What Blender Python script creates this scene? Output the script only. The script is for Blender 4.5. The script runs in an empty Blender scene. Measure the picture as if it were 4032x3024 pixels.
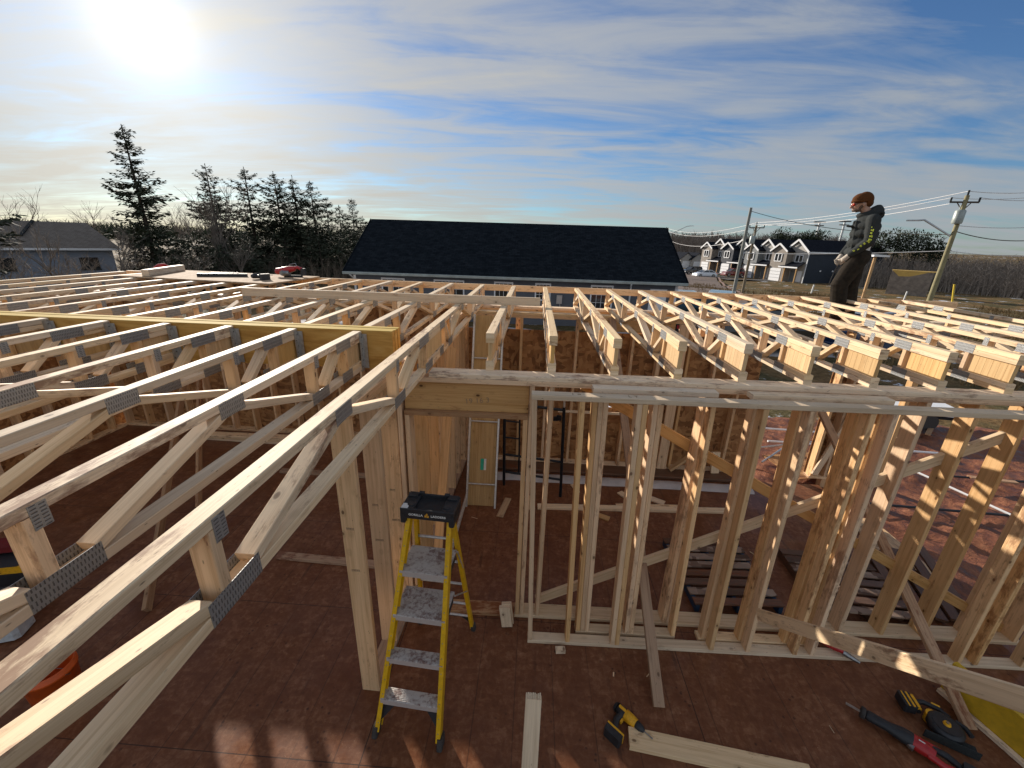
import bpy, bmesh, math, random
from mathutils import Vector, Matrix, noise
R = math.radians
PI = math.pi
V = Vector
random.seed(11)
scene = bpy.context.scene
COL = scene.collection
H = 2.433          # top of the bearing wall plates
TD = 0.2974        # truss depth
ZT = H + TD

# ------------------------------------------------------------------ materials
def new_mat(name):
    m = bpy.data.materials.new(name)
    m.use_nodes = True
    nt = m.node_tree
    nt.nodes.clear()
    out = nt.nodes.new('ShaderNodeOutputMaterial')
    b = nt.nodes.new('ShaderNodeBsdfPrincipled')
    nt.links.new(b.outputs[0], out.inputs[0])
    return m, nt, b

def N(nt, typ, **kw):
    n = nt.nodes.new(typ)
    for k, v in kw.items():
        if k.startswith('i_'):
            k = k[2:]
            n.inputs[int(k) if k.isdigit() else k].default_value = v
        else:
            setattr(n, k, v)
    return n

def ramp(nt, fac, stops, interp='LINEAR'):
    r = nt.nodes.new('ShaderNodeValToRGB')
    r.color_ramp.interpolation = interp
    el = r.color_ramp.elements
    while len(el) < len(stops):
        el.new(0.5)
    for e, (p, c) in zip(el, stops):
        e.position = p
        e.color = (*c, 1) if len(c) == 3 else c
    nt.links.new(fac, r.inputs[0])
    return r.outputs[0]

def mixc(nt, fac, a, b, blend='MIX'):
    m = nt.nodes.new('ShaderNodeMix')
    m.data_type = 'RGBA'
    m.blend_type = blend
    for s, v in ((0, fac), (6, a), (7, b)):
        if isinstance(v, (int, float)):
            m.inputs[s].default_value = v
        elif isinstance(v, tuple):
            m.inputs[s].default_value = (*v, 1)
        else:
            nt.links.new(v, m.inputs[s])
    return m.outputs[2]

def math_(nt, op, a, b=None, c=None, clamp=False):
    m = nt.nodes.new('ShaderNodeMath')
    m.operation = op
    m.use_clamp = clamp
    for i, v in enumerate((a, b, c)):
        if v is None:
            continue
        if isinstance(v, (int, float)):
            m.inputs[i].default_value = v
        else:
            nt.links.new(v, m.inputs[i])
    return m.outputs[0]

def vmap(nt, src, scale, loc=(0, 0, 0), rot=(0, 0, 0)):
    m = nt.nodes.new('ShaderNodeMapping')
    m.inputs['Scale'].default_value = scale
    m.inputs['Location'].default_value = loc
    m.inputs['Rotation'].default_value = rot
    nt.links.new(src, m.inputs[0])
    return m.outputs[0]

def noise_(nt, vec, scale, detail=4, rough=.55, dist=0):
    n = N(nt, 'ShaderNodeTexNoise')
    n.inputs['Scale'].default_value = scale
    n.inputs['Detail'].default_value = detail
    n.inputs['Roughness'].default_value = rough
    n.inputs['Distortion'].default_value = dist
    nt.links.new(vec, n.inputs['Vector'])
    return n.outputs[0]

def voro(nt, vec, scale, feature='F1', out='Distance', rnd=1):
    n = N(nt, 'ShaderNodeTexVoronoi', feature=feature)
    n.inputs['Scale'].default_value = scale
    n.inputs['Randomness'].default_value = rnd
    nt.links.new(vec, n.inputs['Vector'])
    return n.outputs[out]

def bump(nt, b, h, strength=.3, dist=.002):
    n = N(nt, 'ShaderNodeBump')
    n.inputs['Strength'].default_value = strength
    n.inputs['Distance'].default_value = dist
    nt.links.new(h, n.inputs['Height'])
    nt.links.new(n.outputs[0], b.inputs['Normal'])

def wood_mat(name, light, dark, mud=.25, knot=1.0, rough=.62, var=.28, spec=.3):
    m, nt, b = new_mat(name)
    uv = N(nt, 'ShaderNodeUVMap').outputs[0]
    oi = N(nt, 'ShaderNodeObjectInfo').outputs['Random']
    off = nt.nodes.new('ShaderNodeCombineXYZ')
    nt.links.new(math_(nt, 'MULTIPLY', oi, 37.0), off.inputs[0])
    nt.links.new(math_(nt, 'MULTIPLY', oi, 91.0), off.inputs[1])
    add = N(nt, 'ShaderNodeVectorMath', operation='ADD')
    nt.links.new(uv, add.inputs[0]); nt.links.new(off.outputs[0], add.inputs[1])
    p = add.outputs[0]
    g1 = noise_(nt, vmap(nt, p, (1.1, 42, 1)), 1.0, 5, .6, .6)
    g2 = noise_(nt, vmap(nt, p, (5, 260, 1)), 1.0, 2, .5)
    g = math_(nt, 'ADD', math_(nt, 'MULTIPLY', g1, .72), math_(nt, 'MULTIPLY', g2, .28))
    col = ramp(nt, g, [(.34, dark), (.52, light), (.72, tuple(min(1, c * 1.1) for c in light))])
    # broad discolouration
    big = noise_(nt, vmap(nt, p, (1.3, 9, 1)), 1.0, 3)
    col = mixc(nt, ramp(nt, big, [(.5, (0, 0, 0)), (.75, (.35, .35, .35))]), col, tuple(c * .72 for c in dark))
    # knots
    kd = voro(nt, vmap(nt, p, (5.2, 8.5, 1)), 1.0)
    km = ramp(nt, kd, [(.0, (1, 1, 1)), (.07, (.8, .8, .8)), (.105, (0, 0, 0))])
    kr = ramp(nt, kd, [(.06, (0, 0, 0)), (.14, (.35, .35, .35)), (.24, (0, 0, 0))])
    col = mixc(nt, math_(nt, 'MULTIPLY', kr, knot * .8), col, tuple(c * .6 for c in dark))
    col = mixc(nt, math_(nt, 'MULTIPLY', km, knot * .85), col, (.10, .045, .02))
    # small nail dots / pitch specks
    sp = voro(nt, vmap(nt, p, (11, 34, 1)), 1.0)
    col = mixc(nt, ramp(nt, sp, [(.0, (.85, .85, .85)), (.06, (.5, .5, .5)), (.10, (0, 0, 0))]), col, (.12, .06, .035))
    # red mud smears, more on some boards than on others
    md = noise_(nt, vmap(nt, p, (7, 22, 1)), 1.0, 6, .7)
    wh = noise_(nt, vmap(nt, p, (.8, 3, 1)), 1.0, 2)
    t = math_(nt, 'ADD', math_(nt, 'MULTIPLY', md, .7), math_(nt, 'MULTIPLY', wh, .5))
    t = math_(nt, 'ADD', t, math_(nt, 'MULTIPLY', math_(nt, 'SUBTRACT', oi, .5), .12))
    mm = ramp(nt, t, [(.665, (0, 0, 0)), (.76, (1, 1, 1))])
    col = mixc(nt, math_(nt, 'MULTIPLY', mm, mud), col, (.20, .075, .038))
    hs = N(nt, 'ShaderNodeHueSaturation')
    nt.links.new(col, hs.inputs['Color'])
    nt.links.new(math_(nt, 'ADD', 1 - var / 2, math_(nt, 'MULTIPLY', oi, var)), hs.inputs['Value'])
    o2 = math_(nt, 'FRACT', math_(nt, 'MULTIPLY', oi, 13.7))
    nt.links.new(math_(nt, 'ADD', .85, math_(nt, 'MULTIPLY', o2, .3)), hs.inputs['Saturation'])
    nt.links.new(hs.outputs[0], b.inputs['Base Color'])
    b.inputs['Roughness'].default_value = rough
    b.inputs['Specular IOR Level'].default_value = spec
    bump(nt, b, g, .35, .0012)
    return m

def osb_mat(name, cols, rough=.7, scale=1.0, spec=.3, coord='Object'):
    m, nt, b = new_mat(name)
    tc = N(nt, 'ShaderNodeTexCoord').outputs[coord]
    w = noise_(nt, tc, 9 * scale, 2)
    a1 = vmap(nt, tc, (26 * scale, 60 * scale, 60 * scale), rot=(0, .2, .5))
    a2 = vmap(nt, tc, (60 * scale, 22 * scale, 24 * scale), rot=(.3, 0, -.4))
    n1 = N(nt, 'ShaderNodeTexNoise'); n1.inputs['Scale'].default_value = .5
    v1 = N(nt, 'ShaderNodeTexVoronoi'); v1.inputs['Scale'].default_value = .35; nt.links.new(a1, v1.inputs[0])
    v2 = N(nt, 'ShaderNodeTexVoronoi'); v2.inputs['Scale'].default_value = .35; nt.links.new(a2, v2.inputs[0])
    s1 = N(nt, 'ShaderNodeSeparateColor'); nt.links.new(v1.outputs['Color'], s1.inputs[0])
    s2 = N(nt, 'ShaderNodeSeparateColor'); nt.links.new(v2.outputs['Color'], s2.inputs[0])
    sel = ramp(nt, s1.outputs[1], [(.45, (0, 0, 0)), (.55, (1, 1, 1))])
    f = mixc(nt, sel, s1.outputs[0], s2.outputs[0])
    f = math_(nt, 'ADD', math_(nt, 'MULTIPLY', f, .75), math_(nt, 'MULTIPLY', w, .3))
    col = ramp(nt, f, [(.1, cols[0]), (.45, cols[1]), (.95, cols[2])])
    nt.links.new(col, b.inputs['Base Color'])
    b.inputs['Roughness'].default_value = rough
    b.inputs['Specular IOR Level'].default_value = spec
    bump(nt, b, f, .4, .002)
    return m

def plain(name, col, rough=.5, metal=0, var=.15, scale=30, spec=.5, coat=0, bumpd=0):
    m, nt, b = new_mat(name)
    tc = N(nt, 'ShaderNodeTexCoord').outputs['Object']
    n = noise_(nt, tc, scale, 5, .6)
    c = ramp(nt, n, [(.3, tuple(x * (1 - var) for x in col)), (.7, tuple(min(1, x * (1 + var)) for x in col))])
    nt.links.new(c, b.inputs['Base Color'])
    nt.links.new(ramp(nt, n, [(.3, (rough * .85,) * 3), (.7, (min(1, rough * 1.15),) * 3)]), b.inputs['Roughness'])
    b.inputs['Metallic'].default_value = metal
    b.inputs['Specular IOR Level'].default_value = spec
    b.inputs['Coat Weight'].default_value = coat
    if bumpd:
        bump(nt, b, n, .5, bumpd)
    return m

M = {}
M['spf'] = wood_mat('spruce_lumber', (.83, .64, .42), (.64, .455, .27), mud=.7, spec=.22)
M['stud'] = wood_mat('spruce_stud', (.78, .53, .305), (.58, .355, .18), mud=.6, knot=1.1, var=.28, spec=.22)
M['spf_mud'] = wood_mat('muddy_lumber', (.44, .28, .17), (.28, .16, .095), mud=.9)
M['grey_wood'] = wood_mat('weathered_lumber', (.76, .61, .44), (.58, .44, .30), mud=.4, spec=.25)
M['panelwood'] = wood_mat('finger_panel', (.72, .48, .22), (.58, .35, .14), mud=.15, knot=.2)
M['header'] = wood_mat('header_lumber', (.60, .38, .185), (.46, .26, .11), mud=.5, knot=1.3)
M['darkplank'] = wood_mat('wet_planks', (.15, .085, .055), (.08, .045, .03), mud=.7, rough=.5)
M['osb'] = osb_mat('osb_sheathing', [(.16, .07, .028), (.33, .16, .065), (.50, .28, .12)])
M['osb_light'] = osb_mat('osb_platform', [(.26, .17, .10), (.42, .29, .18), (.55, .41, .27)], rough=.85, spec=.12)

def lvl_mat():
    m, nt, b = new_mat('yellow_laminated_beam')
    uv = N(nt, 'ShaderNodeUVMap').outputs[0]
    ge = N(nt, 'ShaderNodeNewGeometry')
    sep = N(nt, 'ShaderNodeSeparateXYZ'); nt.links.new(ge.outputs['Normal'], sep.inputs[0])
    g = noise_(nt, vmap(nt, uv, (2.2, 14, 1)), 1, 5, .6, 1.2)
    face = ramp(nt, g, [(.3, (.42, .21, .05)), (.55, (.58, .33, .09)), (.75, (.66, .42, .15))])
    g2 = noise_(nt, vmap(nt, uv, (3, 90, 1)), 1, 3)
    top = ramp(nt, g2, [(.3, (.50, .33, .06)), (.6, (.64, .46, .12)), (.8, (.70, .53, .20))])
    f = ramp(nt, math_(nt, 'ABSOLUTE', sep.outputs[2]), [(.5, (0, 0, 0)), (.6, (1, 1, 1))])
    nt.links.new(mixc(nt, f, face, top), b.inputs['Base Color'])
    b.inputs['Roughness'].default_value = .8
    b.inputs['Specular IOR Level'].default_value = .12
    bump(nt, b, g, .3, .001)
    return m
M['lvl'] = lvl_mat()

def plate_mat():
    m, nt, b = new_mat('toothed_steel_plate')
    uv = N(nt, 'ShaderNodeUVMap').outputs[0]
    br = N(nt, 'ShaderNodeTexBrick')
    nt.links.new(uv, br.inputs['Vector'])
    br.offset = .5
    br.inputs['Scale'].default_value = 1
    br.inputs['Brick Width'].default_value = .0105
    br.inputs['Row Height'].default_value = .0215
    br.inputs['Mortar Size'].default_value = .0034
    br.inputs['Mortar Smooth'].default_value = .25
    br.inputs['Color1'].default_value = (0, 0, 0, 1)
    br.inputs['Color2'].default_value = (.06, .06, .06, 1)
    br.inputs['Mortar'].default_value = (1, 1, 1, 1)
    n = noise_(nt, uv, 60, 4)
    c = ramp(nt, br.outputs['Color'], [(.05, (.14, .14, .135)), (.35, (.58, .59, .59)), (1, (.36, .37, .37))])
    c = mixc(nt, ramp(nt, n, [(.4, (0, 0, 0)), (.8, (.25, .25, .25))]), c, (.62, .64, .64))
    nt.links.new(c, b.inputs['Base Color'])
    b.inputs['Metallic'].default_value = .55
    b.inputs['Roughness'].default_value = .42
    bump(nt, b, br.outputs['Color'], .8, .0015)
    return m
M['plate'] = plate_mat()
M['galv'] = plain('galvanised_steel', (.50, .52, .53), .38, .8, .2, 50)
M['alu'] = plain('aluminium', (.62, .62, .60), .4, .7, .18, 40)
M['yellow'] = plain('yellow_fibreglass', (.74, .43, .008), .42, 0, .14, 25, coat=.2)
M['black_pl'] = plain('black_plastic', (.022, .024, .028), .5, 0, .35, 40)
M['dark_rub'] = plain('dark_rubber', (.05, .045, .042), .8, 0, .4, 60)
M['white_ink'] = plain('white_print', (.75, .75, .72), .6, 0, .1)
M['gold_ink'] = plain('gold_print', (.75, .38, .04), .6, 0, .1)
M['pencil'] = plain('pencil_marks', (.30, .20, .12), .8, 0, .2)
M['stampink'] = plain('faded_stamp_ink', (.22, .15, .10), .8, 0, .3)
M['ink'] = plain('black_stamp_ink', (.045, .04, .04), .8, 0, .3)
M['red_pl'] = plain('red_plastic', (.42, .012, .014), .38, 0, .2, 40, coat=.3)
M['tool_y'] = plain('tool_yellow', (.78, .40, .015), .45, 0, .2, 60)
M['steel'] = plain('dull_steel', (.32, .32, .32), .38, .9, .25, 60)
M['blackpipe'] = plain('black_painted_pipe', (.012, .016, .022), .35, .2, .3, 30)
M['orange'] = plain('orange_plastic', (.62, .10, .012), .45, 0, .15, 20)
M['label_w'] = plain('white_label', (.75, .76, .74), .6)
M['label_g'] = plain('green_label', (.03, .42, .27), .6)
M['teal'] = plain('teal_plastic', (.03, .38, .42), .6)
M['white_p'] = plain('white_paint', (.78, .79, .80), .55, 0, .06, 6)
M['blue_paint'] = plain('blue_painted_steel', (.015, .05, .11), .5, 0, .4, 10)
M['clear'] = plain('milky_plastic', (.52, .56, .58), .3, 0, .2, 20)

def step_mat():
    m, nt, b = new_mat('muddy_aluminium_step')
    tc = N(nt, 'ShaderNodeTexCoord').outputs['Object']
    n = noise_(nt, tc, 38, 8, .72)
    n2 = noise_(nt, tc, 7, 2)
    t = math_(nt, 'ADD', math_(nt, 'MULTIPLY', n, .7), math_(nt, 'MULTIPLY', n2, .35))
    f = ramp(nt, t, [(.50, (0, 0, 0)), (.62, (1, 1, 1))])
    ge = N(nt, 'ShaderNodeNewGeometry')
    sep = N(nt, 'ShaderNodeSeparateXYZ'); nt.links.new(ge.outputs['Normal'], sep.inputs[0])
    up = ramp(nt, sep.outputs[2], [(.5, (.12, .12, .12)), (.6, (1, 1, 1))])
    f = math_(nt, 'MULTIPLY', f, up)
    nt.links.new(mixc(nt, f, (.62, .59, .56), (.22, .13, .11)), b.inputs['Base Color'])
    nt.links.new(math_(nt, 'MULTIPLY', math_(nt, 'SUBTRACT', 1, f), .45), b.inputs['Metallic'])
    b.inputs['Roughness'].default_value = .55
    w = N(nt, 'ShaderNodeTexWave'); w.bands_direction = 'Y'; w.inputs['Scale'].default_value = 55
    nt.links.new(tc, w.inputs[0])
    bump(nt, b, w.outputs[0], .5, .002)
    return m
M['step'] = step_mat()

def floor_mat():
    m, nt, b = new_mat('muddy_wet_deck')
    tc = N(nt, 'ShaderNodeTexCoord').outputs['Object']
    sep = N(nt, 'ShaderNodeSeparateXYZ'); nt.links.new(tc, sep.inputs[0])
    # strands of the sheathing
    v1 = N(nt, 'ShaderNodeTexVoronoi'); v1.inputs['Scale'].default_value = 1
    nt.links.new(vmap(nt, tc, (10, 26, 1), rot=(0, 0, .35)), v1.inputs[0])
    v2 = N(nt, 'ShaderNodeTexVoronoi'); v2.inputs['Scale'].default_value = 1
    nt.links.new(vmap(nt, tc, (26, 11, 1), rot=(0, 0, -.2)), v2.inputs[0])
    s1 = N(nt, 'ShaderNodeSeparateColor'); nt.links.new(v1.outputs['Color'], s1.inputs[0])
    s2 = N(nt, 'ShaderNodeSeparateColor'); nt.links.new(v2.outputs['Color'], s2.inputs[0])
    fl = math_(nt, 'ADD', math_(nt, 'MULTIPLY', s1.outputs[0], .5), math_(nt, 'MULTIPLY', s2.outputs[0], .5))
    fine = noise_(nt, tc, 26, 8, .7)
    blot = noise_(nt, tc, 1.6, 5, .6, .4)
    t = math_(nt, 'ADD', math_(nt, 'MULTIPLY', fl, .20), math_(nt, 'MULTIPLY', fine, .62))
    t = math_(nt, 'ADD', t, math_(nt, 'MULTIPLY', blot, .20))
    col = ramp(nt, t, [(.32, (.125, .045, .020)), (.50, (.19, .074, .034)), (.64, (.27, .125, .064)), (.82, (.48, .29, .18))])
    # trampled mud film
    film = noise_(nt, tc, 3.2, 6, .62, .6)
    mf = ramp(nt, film, [(.46, (0, 0, 0)), (.66, (.7, .7, .7))])
    col = mixc(nt, mf, col, (.135, .047, .021))
    # dark specks, boot prints
    sp = voro(nt, tc, 16)
    spn = noise_(nt, tc, 2.3, 2)
    k = math_(nt, 'MULTIPLY', ramp(nt, sp, [(.10, (1, 1, 1)), (.22, (0, 0, 0))]), ramp(nt, spn, [(.48, (0, 0, 0)), (.6, (.75, .75, .75))]))
    col = mixc(nt, k, col, (.055, .022, .016))
    # sheet joints, glue and joist lines
    def line(coord, period, w, off=0.0, wob=.0):
        x = math_(nt, 'ADD', coord, off + 100 * period)
        fr = math_(nt, 'FRACT', math_(nt, 'DIVIDE', x, period))
        d = math_(nt, 'MULTIPLY', math_(nt, 'ABSOLUTE', math_(nt, 'SUBTRACT', fr, .5)), period)
        return math_(nt, 'GREATER_THAN', d, period / 2 - w)
    jx = line(sep.outputs[1], 1.22, .0035, .14)
    jy = line(sep.outputs[0], 2.44, .004, .75)
    jj = line(sep.outputs[0], .305, .0042, .02)
    brk = ramp(nt, noise_(nt, vmap(nt, tc, (2.2, .7, 1)), 1, 3), [(.36, (0, 0, 0)), (.48, (.9, .9, .9))])
    jj = math_(nt, 'MULTIPLY', math_(nt, 'MULTIPLY', jj, brk), .6)
    wide = math_(nt, 'MULTIPLY', line(sep.outputs[0], .61, .014, .17), ramp(nt, noise_(nt, vmap(nt, tc, (3, 1.4, 1), (5, 2, 0)), 1, 4), [(.52, (0, 0, 0)), (.62, (.6, .6, .6))]))
    ln = math_(nt, 'MAXIMUM', math_(nt, 'MAXIMUM', jx, jy), math_(nt, 'MAXIMUM', jj, wide))
    col = mixc(nt, math_(nt, 'MULTIPLY', ln, .8), col, (.035, .020, .016))
    sw = voro(nt, tc, 55)
    swm = math_(nt, 'MULTIPLY', ramp(nt, sw, [(.06, (1, 1, 1)), (.12, (0, 0, 0))]), ramp(nt, noise_(nt, vmap(nt, tc, (1, 1, 1), (4, 9, 0)), 1.4, 3), [(.52, (0, 0, 0)), (.66, (.6, .6, .6))]))
    col = mixc(nt, swm, col, (.58, .44, .28))
    nt.links.new(col, b.inputs['Base Color'])
    wet = noise_(nt, tc, 1.1, 4, .6)
    nt.links.new(ramp(nt, wet, [(.42, (.28, .28, .28)), (.56, (.62, .62, .62)), (.8, (.8, .8, .8))]), b.inputs['Roughness'])
    b.inputs['Specular IOR Level'].default_value = .3
    bump(nt, b, t, .35, .004)
    return m
M['deck'] = floor_mat()

def mud_mat():
    m, nt, b = new_mat('red_mud')
    tc = N(nt, 'ShaderNodeTexCoord').outputs['Object']
    n = noise_(nt, tc, 4.5, 9, .68, .3)
    col = ramp(nt, n, [(.35, (.085, .028, .012)), (.55, (.25, .085, .036)), (.75, (.42, .18, .09))])
    nt.links.new(col, b.inputs['Base Color'])
    nt.links.new(ramp(nt, n, [(.4, (.35, .35, .35)), (.6, (.85, .85, .85))]), b.inputs['Roughness'])
    bump(nt, b, n, .9, .06)
    return m
M['mud'] = mud_mat()

def ground_mat():
    m, nt, b = new_mat('winter_ground')
    tc = N(nt, 'ShaderNodeTexCoord').outputs['Object']
    sep = N(nt, 'ShaderNodeSeparateXYZ'); nt.links.new(tc, sep.inputs[0])
    a = noise_(nt, tc, .35, 6, .6)
    f = noise_(nt, tc, 6, 8, .72)
    fine = noise_(nt, tc, 30, 4, .7)
    grass = ramp(nt, f, [(.3, (.040, .032, .016)), (.5, (.105, .088, .040)), (.7, (.19, .155, .085))])
    straw = ramp(nt, f, [(.3, (.09, .052, .022)), (.6, (.26, .165, .075)), (.8, (.36, .25, .13))])
    col = mixc(nt, ramp(nt, a, [(.44, (0, 0, 0)), (.56, (1, 1, 1))]), grass, straw)
    snow = math_(nt, 'ADD', math_(nt, 'MULTIPLY', noise_(nt, vmap(nt, tc, (.35, .35, .35), (7, 3, 0)), 1, 7, .62), .8), math_(nt, 'MULTIPLY', f, .25))
    sm = ramp(nt, snow, [(.615, (0, 0, 0)), (.64, (1, 1, 1))])
    col = mixc(nt, sm, col, (.74, .78, .84))
    nt.links.new(col, b.inputs['Base Color'])
    b.inputs['Roughness'].default_value = .9
    b.inputs['Specular IOR Level'].default_value = .1
    bump(nt, b, f, .8, .08)
    return m
M['ground'] = ground_mat()
M['snow'] = plain('old_snow', (.50, .47, .46), .8, 0, .18, 5, bumpd=.02)
M['asphalt'] = plain('asphalt', (.075, .070, .068), .8, 0, .25, 12)
M['road'] = plain('muddy_road', (.16, .115, .09), .8, 0, .25, 3)
M['kerb'] = plain('red_kerb', (.30, .19, .15), .85)

def shingle(name, c1, c2, row=.14):
    m, nt, b = new_mat(name)
    uv = N(nt, 'ShaderNodeUVMap').outputs[0]
    br = N(nt, 'ShaderNodeTexBrick')
    nt.links.new(uv, br.inputs['Vector'])
    br.inputs['Scale'].default_value = 1
    br.inputs['Brick Width'].default_value = .3
    br.inputs['Row Height'].default_value = row
    br.inputs['Mortar Size'].default_value = .012
    br.inputs['Color1'].default_value = (*c1, 1)
    br.inputs['Color2'].default_value = (*c2, 1)
    br.inputs['Mortar'].default_value = (*[c * .45 for c in c1], 1)
    n = noise_(nt, uv, 3, 6, .7)
    nt.links.new(mixc(nt, .5, br.outputs['Color'], ramp(nt, n, [(.3, tuple(c * .7 for c in c1)), (.7, c2)])), b.inputs['Base Color'])
    b.inputs['Roughness'].default_value = .92
    b.inputs['Specular IOR Level'].default_value = .03
    bump(nt, b, br.outputs['Fac'], .5, -.012)
    return m
M['roof_dark'] = shingle('charcoal_shingles', (.006, .009, .013), (.024, .030, .037))
M['roof_dark2'] = shingle('black_shingles', (.012, .014, .020), (.024, .027, .036), .2)
M['roof_brown'] = shingle('brown_grey_shingles', (.19, .16, .135), (.26, .225, .19), .18)

def siding(name, col, pitch=.11):
    m, nt, b = new_mat(name)
    tc = N(nt, 'ShaderNodeTexCoord').outputs['Object']
    sep = N(nt, 'ShaderNodeSeparateXYZ'); nt.links.new(tc, sep.inputs[0])
    fr = math_(nt, 'FRACT', math_(nt, 'DIVIDE', math_(nt, 'ADD', sep.outputs[2], 50), pitch))
    n = noise_(nt, tc, 2, 4)
    c = mixc(nt, ramp(nt, n, [(.3, (0, 0, 0)), (.7, (1, 1, 1))]), tuple(x * .9 for x in col), tuple(x * 1.1 for x in col))
    c = mixc(nt, ramp(nt, fr, [(.0, (.55, .55, .55)), (.1, (0, 0, 0))]), c, tuple(x * .4 for x in col))
    nt.links.new(c, b.inputs['Base Color'])
    b.inputs['Roughness'].default_value = .6
    b.inputs['Specular IOR Level'].default_value = .3
    bump(nt, b, fr, .6, .012)
    return m
M['side_grey'] = siding('grey_lap_siding', (.115, .125, .145))
M['side_dark'] = siding('dark_slate_siding', (.030, .038, .052), .14)
M['side_taupe'] = siding('taupe_siding', (.27, .235, .20), .14)
M['side_greyw'] = siding('mid_grey_siding', (.19, .205, .21), .14)
M['side_light'] = siding('pale_siding', (.42, .40, .37), .14)
M['side_blue'] = siding('blue_grey_siding', (.25, .29, .36), .16)

def glass_mat():
    m, nt, b = new_mat('dark_window_glass')
    b.inputs['Base Color'].default_value = (.02, .025, .03, 1)
    b.inputs['Roughness'].default_value = .06
    b.inputs['Specular IOR Level'].default_value = .8
    return m
M['glass'] = glass_mat()
M['bark'] = plain('bark', (.075, .055, .042), .9, 0, .35, 9)
M['twig'] = plain('bare_twigs', (.23, .19, .155), .9, 0, .35, 2)
M['twig_far'] = plain('far_bare_wood', (.19, .155, .13), .95, 0, .4, .3)
M['polewood'] = plain('pole_wood', (.20, .16, .105), .85, 0, .3, 2)
M['polegreen'] = plain('treated_pole_wood', (.27, .24, .13), .85, 0, .3, 2)

def foliage(name, a, c, sc=1.5):
    m, nt, b = new_mat(name)
    tc = N(nt, 'ShaderNodeTexCoord').outputs['Object']
    n = noise_(nt, tc, sc, 5, .7)
    nt.links.new(ramp(nt, n, [(.35, a), (.65, c)]), b.inputs['Base Color'])
    b.inputs['Roughness'].default_value = .8
    b.inputs['Specular IOR Level'].default_value = .15
    return m
M['needle'] = foliage('spruce_needles', (.045, .052, .036), (.095, .105, .065))
M['needle2'] = foliage('dark_conifer', (.028, .036, .022), (.065, .080, .045))
M['dryleaf'] = foliage('dry_brush', (.10, .08, .06), (.21, .165, .125))
M['straw'] = foliage('dead_grass', (.16, .10, .045), (.34, .24, .12), .8)

def cloth(name, col, sc=60, var=.25):
    m = plain(name, col, .95, 0, var, sc, spec=.1, bumpd=.004)
    return m
M['jacket'] = cloth('dark_grey_jacket', (.040, .044, .044))
M['trouser'] = cloth('black_brown_work_trousers', (.030, .024, .018), 14, .5)
M['beanie'] = cloth('rust_beanie', (.105, .040, .014), 120)
M['skin'] = plain('skin', (.46, .27, .19), .55, 0, .12, 25)
M['glove'] = cloth('off_white_glove', (.50, .44, .37), 50)
M['stubble'] = plain('short_beard', (.12, .075, .05), .9, 0, .3, 90)
M['lens_red'] = plain('red_mirror_lens', (.42, .03, .01), .12, .4, .1, 20)
M['hivis'] = plain('lime_print', (.62, .70, .06), .7, 0, .2, 50)
M['boot'] = plain('brown_boot', (.10, .055, .03), .7, 0, .3, 30)

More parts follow.
